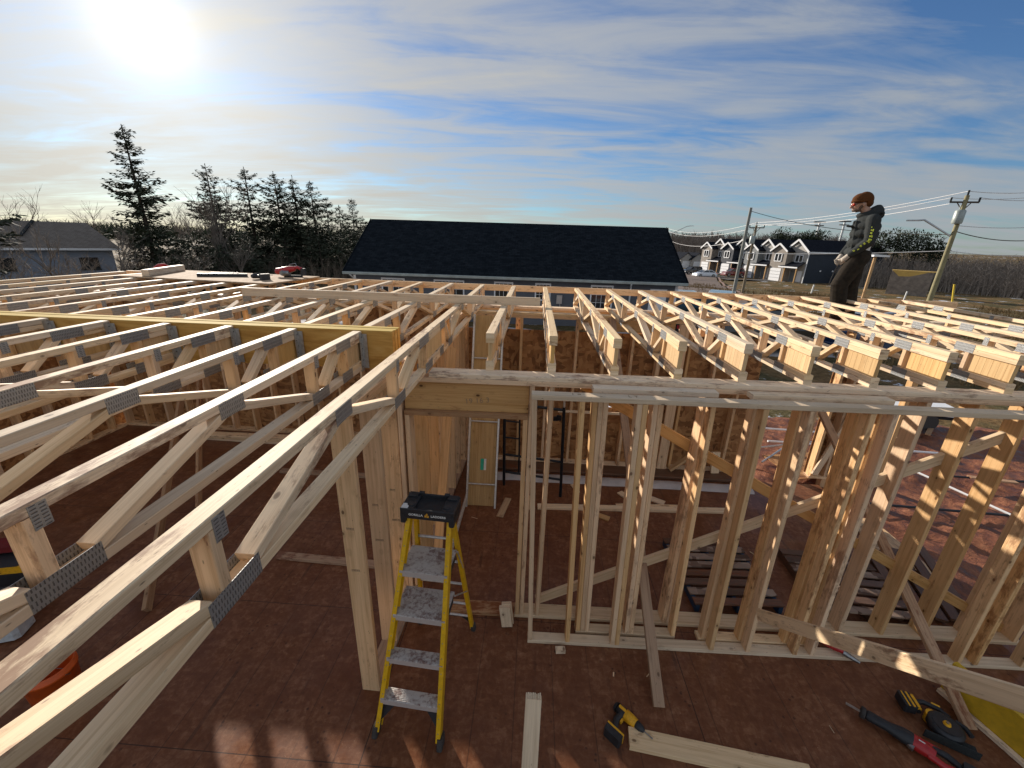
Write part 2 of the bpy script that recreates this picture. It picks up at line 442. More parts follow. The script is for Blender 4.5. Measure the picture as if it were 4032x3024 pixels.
# ------------------------------------------------------------------ mesh builder
class MB:
    def __init__(s):
        s.v = []; s.f = []; s.uv = []; s.mi = []; s.sm = []
    def face(s, pts, uvs=None, mi=0, sm=False):
        n = len(s.v)
        s.v += [tuple(p) for p in pts]
        s.f.append(list(range(n, n + len(pts))))
        s.uv.append(uvs if uvs else [(0, 0)] * len(pts))
        s.mi.append(mi); s.sm.append(sm)
    def grid(s, verts, faces, mi=0, sm=True, uvs=None):
        n = len(s.v)
        s.v += [tuple(p) for p in verts]
        for k, f in enumerate(faces):
            s.f.append([n + i for i in f])
            s.uv.append([(uvs[i] if uvs else (0, 0)) for i in f])
            s.mi.append(mi); s.sm.append(sm)
    # lumber: p0->p1 axis, w = size along 'side', h = size along the other
    def beam(s, p0, p1, w, h, side=(1, 0, 0), mi=0, ch=.003):
        p0 = V(p0); p1 = V(p1); ax = (p1 - p0); L = ax.length; ax.normalize()
        sd = V(side); sd = (sd - ax * sd.dot(ax)).normalized(); up = ax.cross(sd).normalized()
        a, b = w / 2, h / 2
        c = min(ch, a * .4, b * .4)
        prof = [(a, -b + c), (a, b - c), (a - c, b), (-a + c, b), (-a, b - c), (-a, -b + c), (-a + c, -b), (a - c, -b)]
        n = len(s.v)
        for P in (p0, p1):
            for x, y in prof:
                s.v.append(tuple(P + sd * x + up * y))
        u0 = random.random() * 60; v = random.random() * 60
        for i in range(8):
            j = (i + 1) % 8
            d = math.dist(prof[i], prof[j])
            s.f.append([n + i, n + j, n + 8 + j, n + 8 + i])
            s.uv.append([(u0, v), (u0, v + d), (u0 + L, v + d), (u0 + L, v)])
            v += d
            s.mi.append(mi); s.sm.append(False)
        for base, rev in ((n, True), (n + 8, False)):
            idx = list(range(base, base + 8))
            u = [(u0 + prof[i][0], v + prof[i][1]) for i in range(8)]
            if rev:
                idx = idx[::-1]; u = u[::-1]
            s.f.append(idx); s.uv.append(u); s.mi.append(mi); s.sm.append(False)
        return s
    def bx(s, x0, x1, y0, y1, z0, z1, mi=0, ch=.003):
        # axis-aligned board, grain along the longest side
        d = (x1 - x0, y1 - y0, z1 - z0)
        cx, cy, cz = (x0 + x1) / 2, (y0 + y1) / 2, (z0 + z1) / 2
        k = d.index(max(d))
        if k == 0:
            s.beam((x0, cy, cz), (x1, cy, cz), d[1], d[2], (0, 1, 0), mi, ch)
        elif k == 1:
            s.beam((cx, y0, cz), (cx, y1, cz), d[0], d[2], (1, 0, 0), mi, ch)
        else:
            s.beam((cx, cy, z0), (cx, cy, z1), d[0], d[1], (1, 0, 0), mi, ch)
        return s
    def rbox(s, c, size, rot=(0, 0, 0), ch=.004, mi=0):
        m = Matrix.LocRotScale(V(c), Matrix.Identity(3), V((1, 1, 1)))
        from mathutils import Euler
        e = Euler(rot).to_matrix()
        c = V(c)
        ax = e @ V((0, 0, 1)); sd = e @ V((1, 0, 0))
        s.beam(c - ax * size[2] / 2, c + ax * size[2] / 2, size[0], size[1], sd, mi, ch)
        return s
    def tube(s, pts, r, n=8, mi=0, cap=True, sm=True):
        pts = [V(p) for p in pts]
        rs = r if isinstance(r, (list, tuple)) else [r] * len(pts)
        rings = []
        up = V((0, 0, 1))
        for i, p in enumerate(pts):
            t = (pts[min(i + 1, len(pts) - 1)] - pts[max(i - 1, 0)])
            if t.length < 1e-9:
                t = V((0, 0, 1))
            t.normalize()
            ref = up if abs(t.dot(up)) < .95 else V((1, 0, 0))
            a = t.cross(ref).normalized(); b = t.cross(a)
            rings.append([p + (a * math.cos(2 * PI * k / n) + b * math.sin(2 * PI * k / n)) * rs[i] for k in range(n)])
        vs = [q for rg in rings for q in rg]
        L = 0; uvs = []
        for i, p in enumerate(pts):
            if i: L += (pts[i] - pts[i - 1]).length
            uvs += [(L, k / n * .3) for k in range(n)]
        fs = []
        for i in range(len(pts) - 1):
            for k in range(n):
                fs.append([i * n + k, (i + 1) * n + k, (i + 1) * n + (k + 1) % n, i * n + (k + 1) % n])
        s.grid(vs, fs, mi, sm, uvs)
        if cap:
            s.face(rings[0], None, mi); s.face(rings[-1][::-1], None, mi)
        return s
    def cyl(s, p0, p1, r, n=16, mi=0, r2=None):
        return s.tube([p0, p1], [r, r if r2 is None else r2], n, mi)
    def prism(s, poly, off, mi=0, uvs=None):
        # poly: 3D polygon, off: thickness vector
        off = V(off); a = [V(p) for p in poly]; b = [p + off for p in a]
        nrm = (a[1] - a[0]).cross(a[2] - a[0])
        if nrm.dot(off) > 0: a, b = a, b
        fa, fb = (a[::-1], b) if nrm.dot(off) > 0 else (a, b[::-1])
        e1 = (a[1] - a[0]).normalized(); nn = nrm.normalized(); e2 = nn.cross(e1)
        fu = lambda P: [((q - a[0]).dot(e1), (q - a[0]).dot(e2)) for q in P]
        s.face(fa, fu(fa), mi); s.face(fb, fu(fb), mi)
        n = len(a)
        for i in range(n):
            j = (i + 1) % n
            q = [a[i], a[j], b[j], b[i]]
            if nrm.dot(off) < 0: q = q[::-1]
            s.face(q, [(0, 0), ((a[j] - a[i]).length, 0), ((a[j] - a[i]).length, off.length), (0, off.length)], mi)
        return s
    def ell(s, c, r, n=14, m=9, mi=0, rot=None):
        c = V(c); vs = []; fs = []
        for i in range(m + 1):
            th = PI * i / m
            for k in range(n):
                ph = 2 * PI * k / n
                p = V((r[0] * math.sin(th) * math.cos(ph), r[1] * math.sin(th) * math.sin(ph), r[2] * math.cos(th)))
                if rot: p = rot @ p
                vs.append(c + p)
        for i in range(m):
            for k in range(n):
                fs.append([i * n + k, (i + 1) * n + k, (i + 1) * n + (k + 1) % n, i * n + (k + 1) % n])
        s.grid(vs, fs, mi, True)
        return s
    def mesh(s, name, mats, origin=(0, 0, 0)):
        me = bpy.data.meshes.new(name)
        o = V(origin)
        me.from_pydata([tuple(V(p) - o) for p in s.v], [], s.f)
        for m in (mats if isinstance(mats, (list, tuple)) else [mats]):
            me.materials.append(M[m] if isinstance(m, str) else m)
        uvl = me.uv_layers.new(name='UVMap')
        flat = [c for f in s.uv for p in f for c in p]
        uvl.data.foreach_set('uv', flat)
        me.polygons.foreach_set('material_index', s.mi)
        me.polygons.foreach_set('use_smooth', s.sm)
        me.update()
        return me
    def build(s, name, mats, parent=None, origin=None, label=None):
        if origin is None:
            origin = parent.location if parent is not None and parent.parent is None else ((parent.location + parent.parent.location) if parent is not None else (0, 0, 0))
        me = s.mesh(name, mats, origin)
        o = bpy.data.objects.new(name, me)
        COL.objects.link(o)
        if parent is not None:
            o.parent = parent
        if parent is None:
            o.location = origin
        if label: o['label'] = label
        return o

def thing(name, label, cat, loc=(0, 0, 0), group=None):
    o = bpy.data.objects.new(name, None)
    o.empty_display_size = .1
    COL.objects.link(o)
    o.location = loc
    o['label'] = label; o['category'] = cat
    if group: o['group'] = group
    return o
def tag(o, label=None, cat=None, group=None, kind=None):
    if label: o['label'] = label
    if cat: o['category'] = cat
    if group: o['group'] = group
    if kind: o['kind'] = kind
    return o
def part(name, mat, parent, fn, label=None):
    mb = MB(); fn(mb)
    return mb.build(name, mat, parent, label=label)
def dup(root, loc, label=None):
    r = root.copy(); COL.objects.link(r); r.location = loc
    if label: r['label'] = label
    for ch in list(root.children):
        c = ch.copy(); COL.objects.link(c); c.parent = r
        for g in list(ch.children):
            d = g.copy(); COL.objects.link(d); d.parent = c
    return r
M['panelply'] = wood_mat('fir_plywood', (.52, .36, .18), (.38, .24, .10), mud=.2, knot=.5)
M['muddyslat'] = osb_mat('mud_spattered_slats', [(.07, .04, .025), (.16, .10, .07), (.42, .33, .26)], scale=.5)
M['lvly'] = plain('yellow_coated_laminate', (.60, .38, .02), .6, 0, .15, 20)
M['dark_red'] = plain('dark_red_fabric', (.16, .008, .01), .8, 0, .2, 30)
# ------------------------------------------------------------------ setting: deck, mud, terrain
def smooth(a, b, x):
    t = max(0, min(1, (x - a) / (b - a)))
    return t * t * (3 - 2 * t)
def gz(x, y):
    d = math.hypot(x, y)
    z = -.78 - 2.0 * smooth(24, 82, d)
    z += 3.4 * smooth(110, 320, d)
    # excavated, lower mud right beside the building
    return z
def terrain():
    rs = [0, 3, 5, 7, 9, 11, 13, 15, 18, 21, 24, 28, 33, 38, 44, 50, 57, 65, 75, 86, 100, 120, 150, 190, 240, 300, 400, 600, 1000, 1800]
    n = 144
    mb = MB(); vs = []; uvs = []
    for r in rs:
        for k in range(n):
            a = 2 * PI * k / n
            x, y = r * math.cos(a), r * math.sin(a)
            z = gz(x, y) + (noise.noise(V((x * .13, y * .13, 3))) * .35 * smooth(24, 50, r) if r < 300 else noise.noise(V((x * .004, y * .004, 1))) * 6)
            z += noise.noise(V((x * .6, y * .6, 9))) * .05 * smooth(8, 14, r)
            vs.append((x, y, z)); uvs.append((x, y))
    fs = []
    for i in range(len(rs) - 1):
        for k in range(n):
            fs.append([i * n + k, (i + 1) * n + k, (i + 1) * n + (k + 1) % n, i * n + (k + 1) % n])
    mb.grid(vs, fs, 0, True, uvs)
    return tag(mb.build('ground', 'ground'), kind='structure')
terrain()

mb = MB()
vs = []; fs = []
nx, ny = 110, 100
for j in range(ny + 1):
    for i in range(nx + 1):
        x = 3.2 + i * .11; y = -3.5 + j * .11
        p = V((x, y, 0))
        h = noise.fractal(p * 1.3, 1, 2, 5) * .07 + noise.noise(p * 5) * .03
        ed = min(i, nx - i, j, ny - j) / 12
        z = -.46 + h - .5 * (1 - smooth(0, 1, ed)) 
        vs.append((x, y, z))
for j in range(ny):
    for i in range(nx):
        a = j * (nx + 1) + i
        fs.append([a, a + 1, a + nx + 2, a + nx + 1])
mb.grid(vs, fs, 0, True)
tag(mb.build('mud_ground', 'mud'), kind='structure')

mb = MB()
for (x0, x1, y0, y1) in ((-7.2, 4.78, -4.6, 2.62), (-7.2, 3.72, 2.62, 3.55)):
    mb.prism([(x0, y0, 0), (x1, y0, 0), (x1, y1, 0), (x0, y1, 0)], (0, 0, -.3))
tag(mb.build('floor', 'deck'), kind='structure')

# snow drift strip and dark curb in front of the back wall
mb = MB()
vs = []; fs = []
n = 90
for i in range(n + 1):
    x = -.35 + i * (4.0 / n)
    yw = 2.25 + .025 * noise.noise(V((x * 3, 0, 0))); yb = 2.46 + .02 * noise.noise(V((x * 4, 3, 0)))
    for k, (t, z) in enumerate(((0, .004), (.15, .03), (.5, .042), (.85, .035), (1, .004))):
        vs.append((x, yw + (yb - yw) * t, z + (.008 * noise.noise(V((x * 9, t * 5, 1))) if 0 < k < 4 else 0)))
for i in range(n):
    for k in range(4):
        a = i * 5 + k
        fs.append([a, a + 5, a + 6, a + 1])
mb.grid(vs, fs, 0, True)
tag(mb.build('snow_strip', 'snow'), kind='structure')
c = MB().bx(-.4, 3.7, 2.52, 2.78, .002, .05, ch=.01).build('curb', 'darkplank')
tag(c, kind='structure')

# ------------------------------------------------------------------ trusses
W = .064; T = .038
zb0, zb1 = 0, T
zt0, zt1 = TD - T, TD
def truss(kind, Y0, Y1, label, X, group):
    t = thing('floor_truss', label, 'floor truss', (X, 0, H), group)
    xc = -W / 2
    def B(name, fn, mat='spf', lab=None):
        mb = MB(); fn(mb)
        me = mb.mesh(name, mat, (0, 0, 0))
        o = bpy.data.objects.new(name, me); COL.objects.link(o); o.parent = t
        if lab: o['label'] = lab
        return o
    def chord(y0, y1, z, nm):
        B(nm, lambda m: m.bx(-W, 0, y0, y1, z, z + T))
    def web(ya, za, yb, zb):
        B('web', lambda m: m.beam((xc, ya, za), (xc, yb, zb), W, T, (1, 0, 0)))
    def vert(y):
        B('web_post', lambda m: m.bx(-W, 0, y - T / 2, y + T / 2, T + .0005, zt0 - .0005), 'stud')
    def plate(y0, y1, z0, z1):
        for xs in (-W - .0006, .0006):
            B('connector_plate', lambda m: m.bx(xs - .001, xs + .001, y0, y1, z0, z1, ch=.0001), 'plate')
    def topj(y, w=.15):
        plate(y - w / 2, y + w / 2, zt0 - .034, zt1 - .003)
    def botj(y, w=.2):
        plate(y - w / 2, y + w / 2, zb0 + .002, zb1 + .036)
    def tick(y):
        plate(y - .02, y + .024, zt0 - .045, zt0 + .028)
    def panel(y0, y1, up=True, dn=True, e0=0, e1=0):
        if up: B('top_flange', lambda m: m.bx(-W, 0, y0 - e0, y1 + e1, zt0 - T, zt0 - .0008))
        if dn: B('bottom_flange', lambda m: m.bx(-W, 0, y0, y1, zb1 + .0008, zb1 + T))
        def f(m):
            y = y0 + .012
            while y < y1 - .02:
                ye = min(y + .052, y1 - .01)
                m.beam((xc, (y + ye) / 2, zb1 + T), (xc, (y + ye) / 2, zt0 - T), .030, ye - y, (1, 0, 0), ch=.0012)
                y = ye
        B('end_panel', f, 'panelwood')
    zu = zt0 - T * .55; zd = zb1 + T * .55
    if kind == 'hung':          # from behind the camera to the yellow beam
        chord(Y0, Y1, zt0, 'top_chord'); chord(Y0, Y1, 0, 'bottom_chord')
        panel(Y1 - .26, Y1)
        vert(Y1 - .285)
        topj(-.41, .21); botj(-.39, .155)
        web(-.47, zu, -.69, zd)
        y = -.77
        while y > Y0:
            botj(y); vert(y - .03); tick(y - .01)
            web(y - .09, zd, y - .68, zu)
            if y - .73 > Y0: topj(y - .73)
            if y - 1.4 > Y0: web(y - .78, zu, y - 1.37, zd)
            y -= 1.46
    if kind == 'through':
        chord(Y0, Y1, zt0, 'top_chord'); chord(Y0, Y1, 0, 'bottom_chord')
        panel(-.05, .5, e0=0, e1=.05)
        topj(-.17, .26); botj(-.05, .21); vert(-.12)
        topj(.45, .18); botj(.4, .14); vert(.56)
        web(-.27, zu, -.69, zd)
        y = -.77
        while y > Y0:
            botj(y); vert(y - .03); tick(y - .01)
            web(y - .09, zd, y - .68, zu)
            if y - .73 > Y0: topj(y - .73)
            if y - 1.4 > Y0: web(y - .78, zu, y - 1.37, zd)
            y -= 1.46
        web(.55 + .05, zu, .76, zd)
        base = .06
    if kind == 'far':
        chord(Y0, Y1, zt0, 'top_chord'); chord(Y0, Y1, 0, 'bottom_chord')
        panel(Y0, Y0 + .33)
        vert(Y0 + .365)
        topj(Y0 + .40, .16); botj(Y0 + .35, .14)
        web(Y0 + .44, zu, Y0 + .66, zd)
        base = Y0
    if kind in ('far', 'through'):
        yb = base + .72
        while yb < Y1:
            botj(yb, .19); vert(yb + .0); tick(yb)
            if yb + .62 < Y1:
                web(yb + .06, zd, yb + .64, zu); topj(yb + .70, .14)
                if yb + 1.3 < Y1: web(yb + .76, zu, yb + 1.35, zd)
                else: web(yb + .76, zu, min(yb + 1.3, Y1 - .06), zd)
            yb += 1.43
        vert(Y1 - .021)
    return t
def rim_y(x): return 3.56 - .017 * x

ords = ['first', 'second', 'third', 'fourth', 'fifth', 'sixth', 'seventh', 'eighth', 'ninth', 'tenth', 'eleventh', 'twelfth', 'thirteenth', 'fourteenth']
thr = truss('through', -4.3, 3.55, 'long open web floor truss passing just right of the free end of the yellow beam', -.5, 'pale open web floor trusses')
hung0 = truss('hung', -4.3, -.1, '', -.997, 'open web floor trusses hung on the yellow beam')
hang_lab = 'truss hung on the near face of the yellow beam, %s from its free end'
hung0['label'] = hang_lab % 'first'
hungs = [hung0]
for i in range(1, 9):
    hungs.append(dup(hung0, (-.997 - .498 * i, 0, H), hang_lab % ords[i]))
far0 = truss('far', .082, 3.575, '', -.997, 'open web floor trusses beyond the yellow beam')
lab2 = 'truss beyond the yellow beam running to the far rim, %s from the free end'
far0['label'] = lab2 % 'first'
for i in range(1, 12):
    dup(far0, (-.997 - .498 * i, 0, H), lab2 % ords[i])
r0 = truss('far', .008, 3.48, '', 0, 'open web floor trusses seated on the middle wall')
lab3 = 'truss with a panel end on the middle wall plate, %s from the doorway header'
r0['label'] = lab3 % 'first'
for i in range(1, 13):
    dup(r0, (.488 * i, 0, H), lab3 % ords[i])
# short doubling truss beside the first one
# hangers on the beam
def hanger(X):
    mb = MB()
    for xs in (-W - .004, .003):
        mb.bx(xs - .0012, xs + .0012, -.152, -.106, H - .006, ZT - .012, ch=.0002)
    mb.bx(-W - .004, .004, -.152, -.106, H - .007, H - .004, ch=.0002)
    for xs, s in ((-W - .022, -1), (.022, 1)):
        mb.bx(xs - .018, xs + .018, -.1065, -.104, H + .01, ZT - .02, ch=.0002)
    return mb

def lvl_beam():
    t = thing('laminated_beam', 'thick yellow laminated beam crossing behind the nearer left trusses', 'beam', (-3.9, 0, H))
    for k in range(3):
        y0 = -.092 + k * .0535
        part('ply', 'lvl', t, lambda m: m.bx(-7.0, -.765 + (.0 if k != 2 else -.0) + k * .004, y0, y0 + .0515 - (.002 if k else 0), H + .0005, ZT + .006 - .003 * (k == 1), ch=.0015))
    return t
beam = lvl_beam()
hm = None
for i in range(9):
    X = -.997 - .498 * i
    if hm is None:
        mb = hanger(0)
        for j in range(6):
            for xs in (-W - .0055, .0055):
                mb.cyl((xs - .001, -.13 + (.012 if j % 2 else -.008), H + .03 + j * .045), (xs + .001, -.13 + (.012 if j % 2 else -.008), H + .03 + j * .045), .004, 6, 1)
        hm = mb.mesh('joist_hanger', ['galv', 'ink'], (0, 0, 0))
    o = bpy.data.objects.new('joist_hanger', hm); COL.objects.link(o); o.parent = beam
    o.location = V((X, 0, 0)) - V((-3.9, 0, H))

# rim board along the far truss ends
t = thing('rim_board', 'long rim board on edge along the far ends of the trusses', 'board', (1.7, 3.5, ZT))
part('board', 'stud', t, lambda m: m.beam((-6.6, rim_y(-6.6) + .045, ZT - .047), (-.2, rim_y(-.2) + .03, ZT - .047), .04, .094, (0, 1, 0)).beam((-.198, rim_y(-.2) + .03, ZT - .047), (6.6, rim_y(6.6) + .03, ZT - .047), .04, .094, (0, 1, 0)))
# lumber lying across the left trusses
o = MB().beam((-2.97, 1.42, ZT + .0455), (.36, 1.49, ZT + .0455), .039, .089, (0, 1, 0)).build('lumber', 'grey_wood', origin=(-1.3, 1.45, ZT))
tag(o, 'single long board on edge laid across the tops of the left trusses', 'board')
# short blocks between far truss ends
for i, (x, y) in enumerate(((-.25, 2.86), (.24, 2.86))):
    pass

# ------------------------------------------------------------------ walls
def wall(name, label, loc, rot=0, cat='wall frame'):
    t = thing(name, label, cat, loc)
    t.rotation_euler[2] = rot
    return t
def lp(t, name, mat, fn, label=None):
    mb = MB(); fn(mb)
    return mb.build(name, mat, t, origin=(0, 0, 0), label=label)

# middle bearing wall with the doorway header
A = wall('bearing_wall', 'open stud wall with double top plate and doorway header carrying the right trusses', (0, -.045, 0), .018)
a0, a1 = -.07, .07
lp(A, 'bottom_plate', 'spf', lambda m: m.bx(.245, 4.95, a0, a1, .001, .038))
lp(A, 'bottom_plate', 'spf_mud', lambda m: m.bx(-.755, .243, a0, a1, .001, .038), 'mud covered plate across the doorway')
lp(A, 'top_plate', 'spf', lambda m: m.bx(-.49, 5.05, a0 + .0, a1, H - .038, H))
lp(A, 'top_plate', 'stud', lambda m: m.bx(-.70, 5.05, a0 - .003, a1, H - .0765, H - .0385))
lp(A, 'header', 'header', lambda m: m.bx(-.70, .287, a0 + .042, a1 - .004, 2.109, H - .077))
lp(A, 'header_plate', 'spf_mud', lambda m: m.bx(-.70, .289, a0 - .002, a1, 2.071, 2.1085))
for x, z1 in ((-.757, H - .077), (-.698, 2.070), (.249, 2.070), (.292, H - .077), (.444, 0), (.86, 0), (1.262, 0), (1.64, 0), (1.682, 0), (2.06, 0), (2.462, 0), (2.868, 0), (3.27, 0), (3.652, 0), (4.03, 0), (4.45, 0), (4.86, 0)):
    lp(A, 'stud', 'stud', lambda m: m.bx(x, x + .038, a0, a1, .0385, (z1 or H - .077) - .0005))

# short frame behind the front one
def frame(label, x0, x1, xs, loc, rot, ztop, dx=0, dy=0, grp='loose stud frames'):
    t = wall('stud_frame', label, loc, rot)
    lp(t, 'bottom_plate', 'spf', lambda m: m.bx(x0, x1, -.0445, .0445, .001, .038))
    lp(t, 'top_plate', 'grey_wood', lambda m: m.bx(x0 + dx, x1 + dx, -.0445 + dy, .0445 + dy, ztop - .038, ztop))
    for x in xs:
        lp(t, 'stud', 'stud', lambda m: m.beam((x + .019, 0, .0385), (x + .019 + dx, dy, ztop - .0385), .038, .089, (1, 0, 0)))
    return t
frame('short stud frame standing second from the front, its plate ending beside the doorway', .816, 1.721, (.818, .858, .898, 1.262, 1.302, 1.682), (0, -.212, 0), .02, 2.412, -.06)
frame('second short stud frame between the front wall frame and the bearing wall, further right', 1.93, 2.93, (1.955, 2.285, 2.69, 2.85), (0, -.222, 0), .02, 2.412, -.03)
FR = frame('long front stud frame, the one standing nearest the camera', .377, 5.0, (.379, .714, 1.114, 1.153, 1.985, 2.302, 2.712, 2.862, 4.118, 4.262, 4.66, 4.90), (0, -.33, 0), .02, 2.398, -.07, -.035)

# diagonal braces on the back of the bearing wall
o = MB().beam((.72, .063, 2.335), (5.0, .1, .0), .038, .089, (0, 1, 0)).build('diagonal_brace', 'header', origin=(2.8, .08, 1.2))
tag(o, 'orange toned diagonal brace falling to the right behind the bearing wall studs', 'brace')
o = MB().beam((.46, .055, .07), (4.6, .060, 2.37), .038, .089, (0, 1, 0)).build('diagonal_brace', 'spf', origin=(2.5, .05, 1.2))
tag(o, 'pale diagonal brace rising to the right behind the bearing wall studs', 'brace')
o = MB().beam((1.41, -.84, .02), (1.41, 2.79, 2.40), .087, .037, (1, 0, 0)).build('leaning_brace', 'spf_mud', origin=(1.41, -.8, 0))
tag(o, 'long muddy plank brace with its foot on the deck just above the yellow driver', 'brace')
o = MB().beam((3.74, -.82, .02), (3.74, 2.79, 2.40), .087, .037, (1, 0, 0)).build('leaning_brace', 'spf_mud', origin=(3.74, -.8, 0))
tag(o, 'long plank brace with its foot beside the circular saw on the floor', 'brace')
o = MB().beam((2.274, -.39, .545), (2.24, -2.25, 2.11), .038, .089, (1, 0, 0)).build('raking_board', 'spf', origin=(2.27, -.5, .6))
tag(o, 'board raking up from the front frame towards the camera above the saws, with sun patches', 'board')
mb = MB().beam((.395, -1.487, 1.0), (.378, -1.86, .02), .089, .038, (1, 0, 0))
for k in range(9):
    x = .355 + k * .0095
    mb.rbox((x, -1.487, 1.0 + random.uniform(-.002, .008)), (.007, .03, .014 + random.random() * .014), (.3, 0, 0), .001)
o = mb.build('upright_board', 'grey_wood', origin=(.38, -1.8, 0))
tag(o, 'board standing on end with splintered top at the bottom centre of the view', 'board')

# left wall, running away from the camera
L = wall('stud_wall', 'wide stud wall running away left of the stepladder', (-.83, 0, 0), 0)
L.rotation_euler[2] = -.028
def ly(y0, y1): return y0, y1
lp(L, 'bottom_plate', 'spf_mud', lambda m: m.bx(-.07, .07, -.835, 2.8, .001, .038))
lp(L, 'top_plate', 'stud', lambda m: m.bx(-.07, .07, -.875, 2.85, H - .0765, H - .0385))
lp(L, 'top_plate', 'stud', lambda m: m.bx(-.07, .07, -.875, 2.85, H - .038, H - .0005))
for k, y in enumerate((-.875, -.47, -.115, .03, .29, .69, 1.10, 1.5, 1.91, 2.31, 2.72)):
    ox = 0 if k < 3 else random.uniform(-.004, .010)
    s = lp(L, 'stud', 'stud', lambda m: m.bx(-.07 + ox, .07 + ox, y, y + .038, .0385 if k else .001, H - .077))
    if k < 3:
        def stamp(m):
            yy = y - .0007
            for (zz, n) in ((1.55 - k * .1, 7), (1.2 - k * .08, 9)):
                x = -.035
                for i in range(n):
                    w = random.choice((.004, .006, .0025))
                    m.bx(x, x + w, yy - .0004, yy + .0004, zz, zz + .014, ch=.0001)
                    x += w + .0035
                m.bx(-.038, x + .002, yy - .0004, yy + .0004, zz - .005, zz - .0035, ch=.0001)
        mb = MB(); stamp(mb)
        mb.build('grade_stamp', 'stampink', s, origin=(0, 0, 0))
# board leaning inside that wall
o = MB().beam((-.60, .30, .06), (-.52, .95, 2.36), .038, .089, (0, 1, 0)).build('leaning_board', 'stud', origin=(-.6, .3, 0))
tag(o, 'board leaning on the left wall behind the stepladder, lit along one edge', 'board')
o = MB().tube([(-.52, .25, .055), (-.49, 2.3, .12)], .022, 10).build('pole', 'alu', origin=(-.5, 1.2, .05))
tag(o, 'aluminium pole lying along the foot of the left wall', 'pole')

# back walls with OSB
def osb_wall(label, x0, x1, y, zs, holes=(), sp=.406, x_first=None, top=True, extra=None, loc=None):
    t = thing('sheathed_wall', label, 'wall frame', loc or ((x0 + x1) / 2, y + .07, 0))
    part('bottom_plate', 'spf', t, lambda m: m.bx(x0, x1, y, y + .14, .001, .038))
    if top:
        part('top_plate', 'spf', t, lambda m: m.bx(x0, x1, y, y + .14, H - .038, H - .0005))
        part('top_plate', 'stud', t, lambda m: m.bx(x0, x1, y, y + .14, H - .0765, H - .0385))
    xs = []
    x = x_first if x_first is not None else x0
    while x < x1 - .03:
        xs.append(x); x += sp
    for x in xs:
        part('stud', 'stud', t, lambda m: m.bx(x, x + .038, y, y + .14, .0385, H - .077))
    def sheet(m):
        cols = sorted(set([x0, x1] + [h[0] for h in holes] + [h[1] for h in holes]))
        for a, b in zip(cols, cols[1:]):
            hs = [h for h in holes if h[0] <= a + 1e-6 and h[1] >= b - 1e-6]
            z = 0.0
            for h in sorted(hs, key=lambda q: q[2]):
                m.bx(a, b, y + .1405, y + .152, z, h[2], ch=.0002); z = h[3]
            if z < zs: m.bx(a, b, y + .1405, y + .152, z, zs, ch=.0002)
    part('sheathing', 'osb', t, sheet)
    return t
BW = osb_wall('stud wall sheathed in brown strand board behind the trusses on the right', -.72, 3.70, 2.80, 2.16, holes=((1.42, 1.80, .98, 1.24),), x_first=-.70)
part('header', 'header', BW, lambda m: m.bx(.95, 2.30, 2.77, 2.799, 2.215, 2.385))
part('blocking', 'spf', BW, lambda m: m.bx(.74, 1.99, 2.775, 2.797, .925, .965))
part('stud', 'stud', BW, lambda m: m.bx(2.12, 2.158, 2.79, 2.93, .039, 2.2).bx(2.36, 2.50, 2.755, 2.793, .039, H - .078))
# black stamp on the inside of the sheathing
def stampmesh(m, x, y, z, w, h, n=9):
    xx = x
    while xx < x + w:
        a = random.choice((.012, .02, .03))
        m.bx(xx, xx + a, y - .0006, y + .0006, z + random.choice((0, h * .3)), z + h, ch=.0001)
        xx += a + .012
    m.bx(x, x + w, y - .0006, y + .0006, z - .02, z - .012, ch=.0001)
part('stamp', 'ink', BW, lambda m: stampmesh(m, 2.62, 2.9395, 1.18, .26, .06))
BL = osb_wall('far left stud wall sheathed in strand board with an open strip under its top plate', -7.1, -.76, 3.36, 2.34, holes=((-5.9, -2.75, 1.885, 2.32),), x_first=-7.05)
BL2 = osb_wall('short sheathed wall piece right of the wide opening over the red mud', 4.74, 5.2, 2.80, 2.2, x_first=4.76, sp=.2, top=False)
part('brace', 'spf', BL2, lambda m: m.beam((4.78, 2.76, .1), (5.15, 2.76, 1.5), .038, .089, (0, 1, 0)))
t = thing('bearing_beam', 'double plate on posts under the far ends of the right trusses', 'beam', (3, 3.43, 0))
part('plate', 'spf', t, lambda m: m.bx(-.76, 6.6, 3.355, 3.497, H - .038, H - .0005))
part('plate', 'stud', t, lambda m: m.bx(-.76, 6.6, 3.355, 3.497, H - .0765, H - .0385))
for x in (.02, 1.93, 2.9, 3.85, 5.4, 6.3):
    part('post', 'stud', t, lambda m: m.bx(x, x + .09, 3.37, 3.48, -.9, H - .077))
# plate of the wide opening
o = MB().bx(3.705, 6.6, 2.80, 2.94, H - .0765, H - .001).build('lintel', 'spf', origin=(5, 2.87, H - .04))
tag(o, 'long lintel spanning the wide opening at the right end of the sheathed wall', 'beam')
# left end wall, out to the side of the deck
t = thing('sheathed_wall', 'sheathed end wall closing the left side of the left room', 'wall frame', (-7.15, 0, 0))
part('sheathing', 'osb', t, lambda m: m.bx(-7.165, -7.153, -4.6, 3.5, 0, 2.43, ch=.0002))
part('bottom_plate', 'spf', t, lambda m: m.bx(-7.15, -7.01, -4.6, 3.355, .001, .038))
part('top_plate', 'spf', t, lambda m: m.bx(-7.15, -7.01, -4.6, 3.355, H - .0765, H - .0005))
for k in range(20):
    y = -4.6 + k * .406
    if y < 3.3: part('stud', 'stud', t, lambda m: m.bx(-7.15, -7.01, y, y + .038, .0385, H - .077))
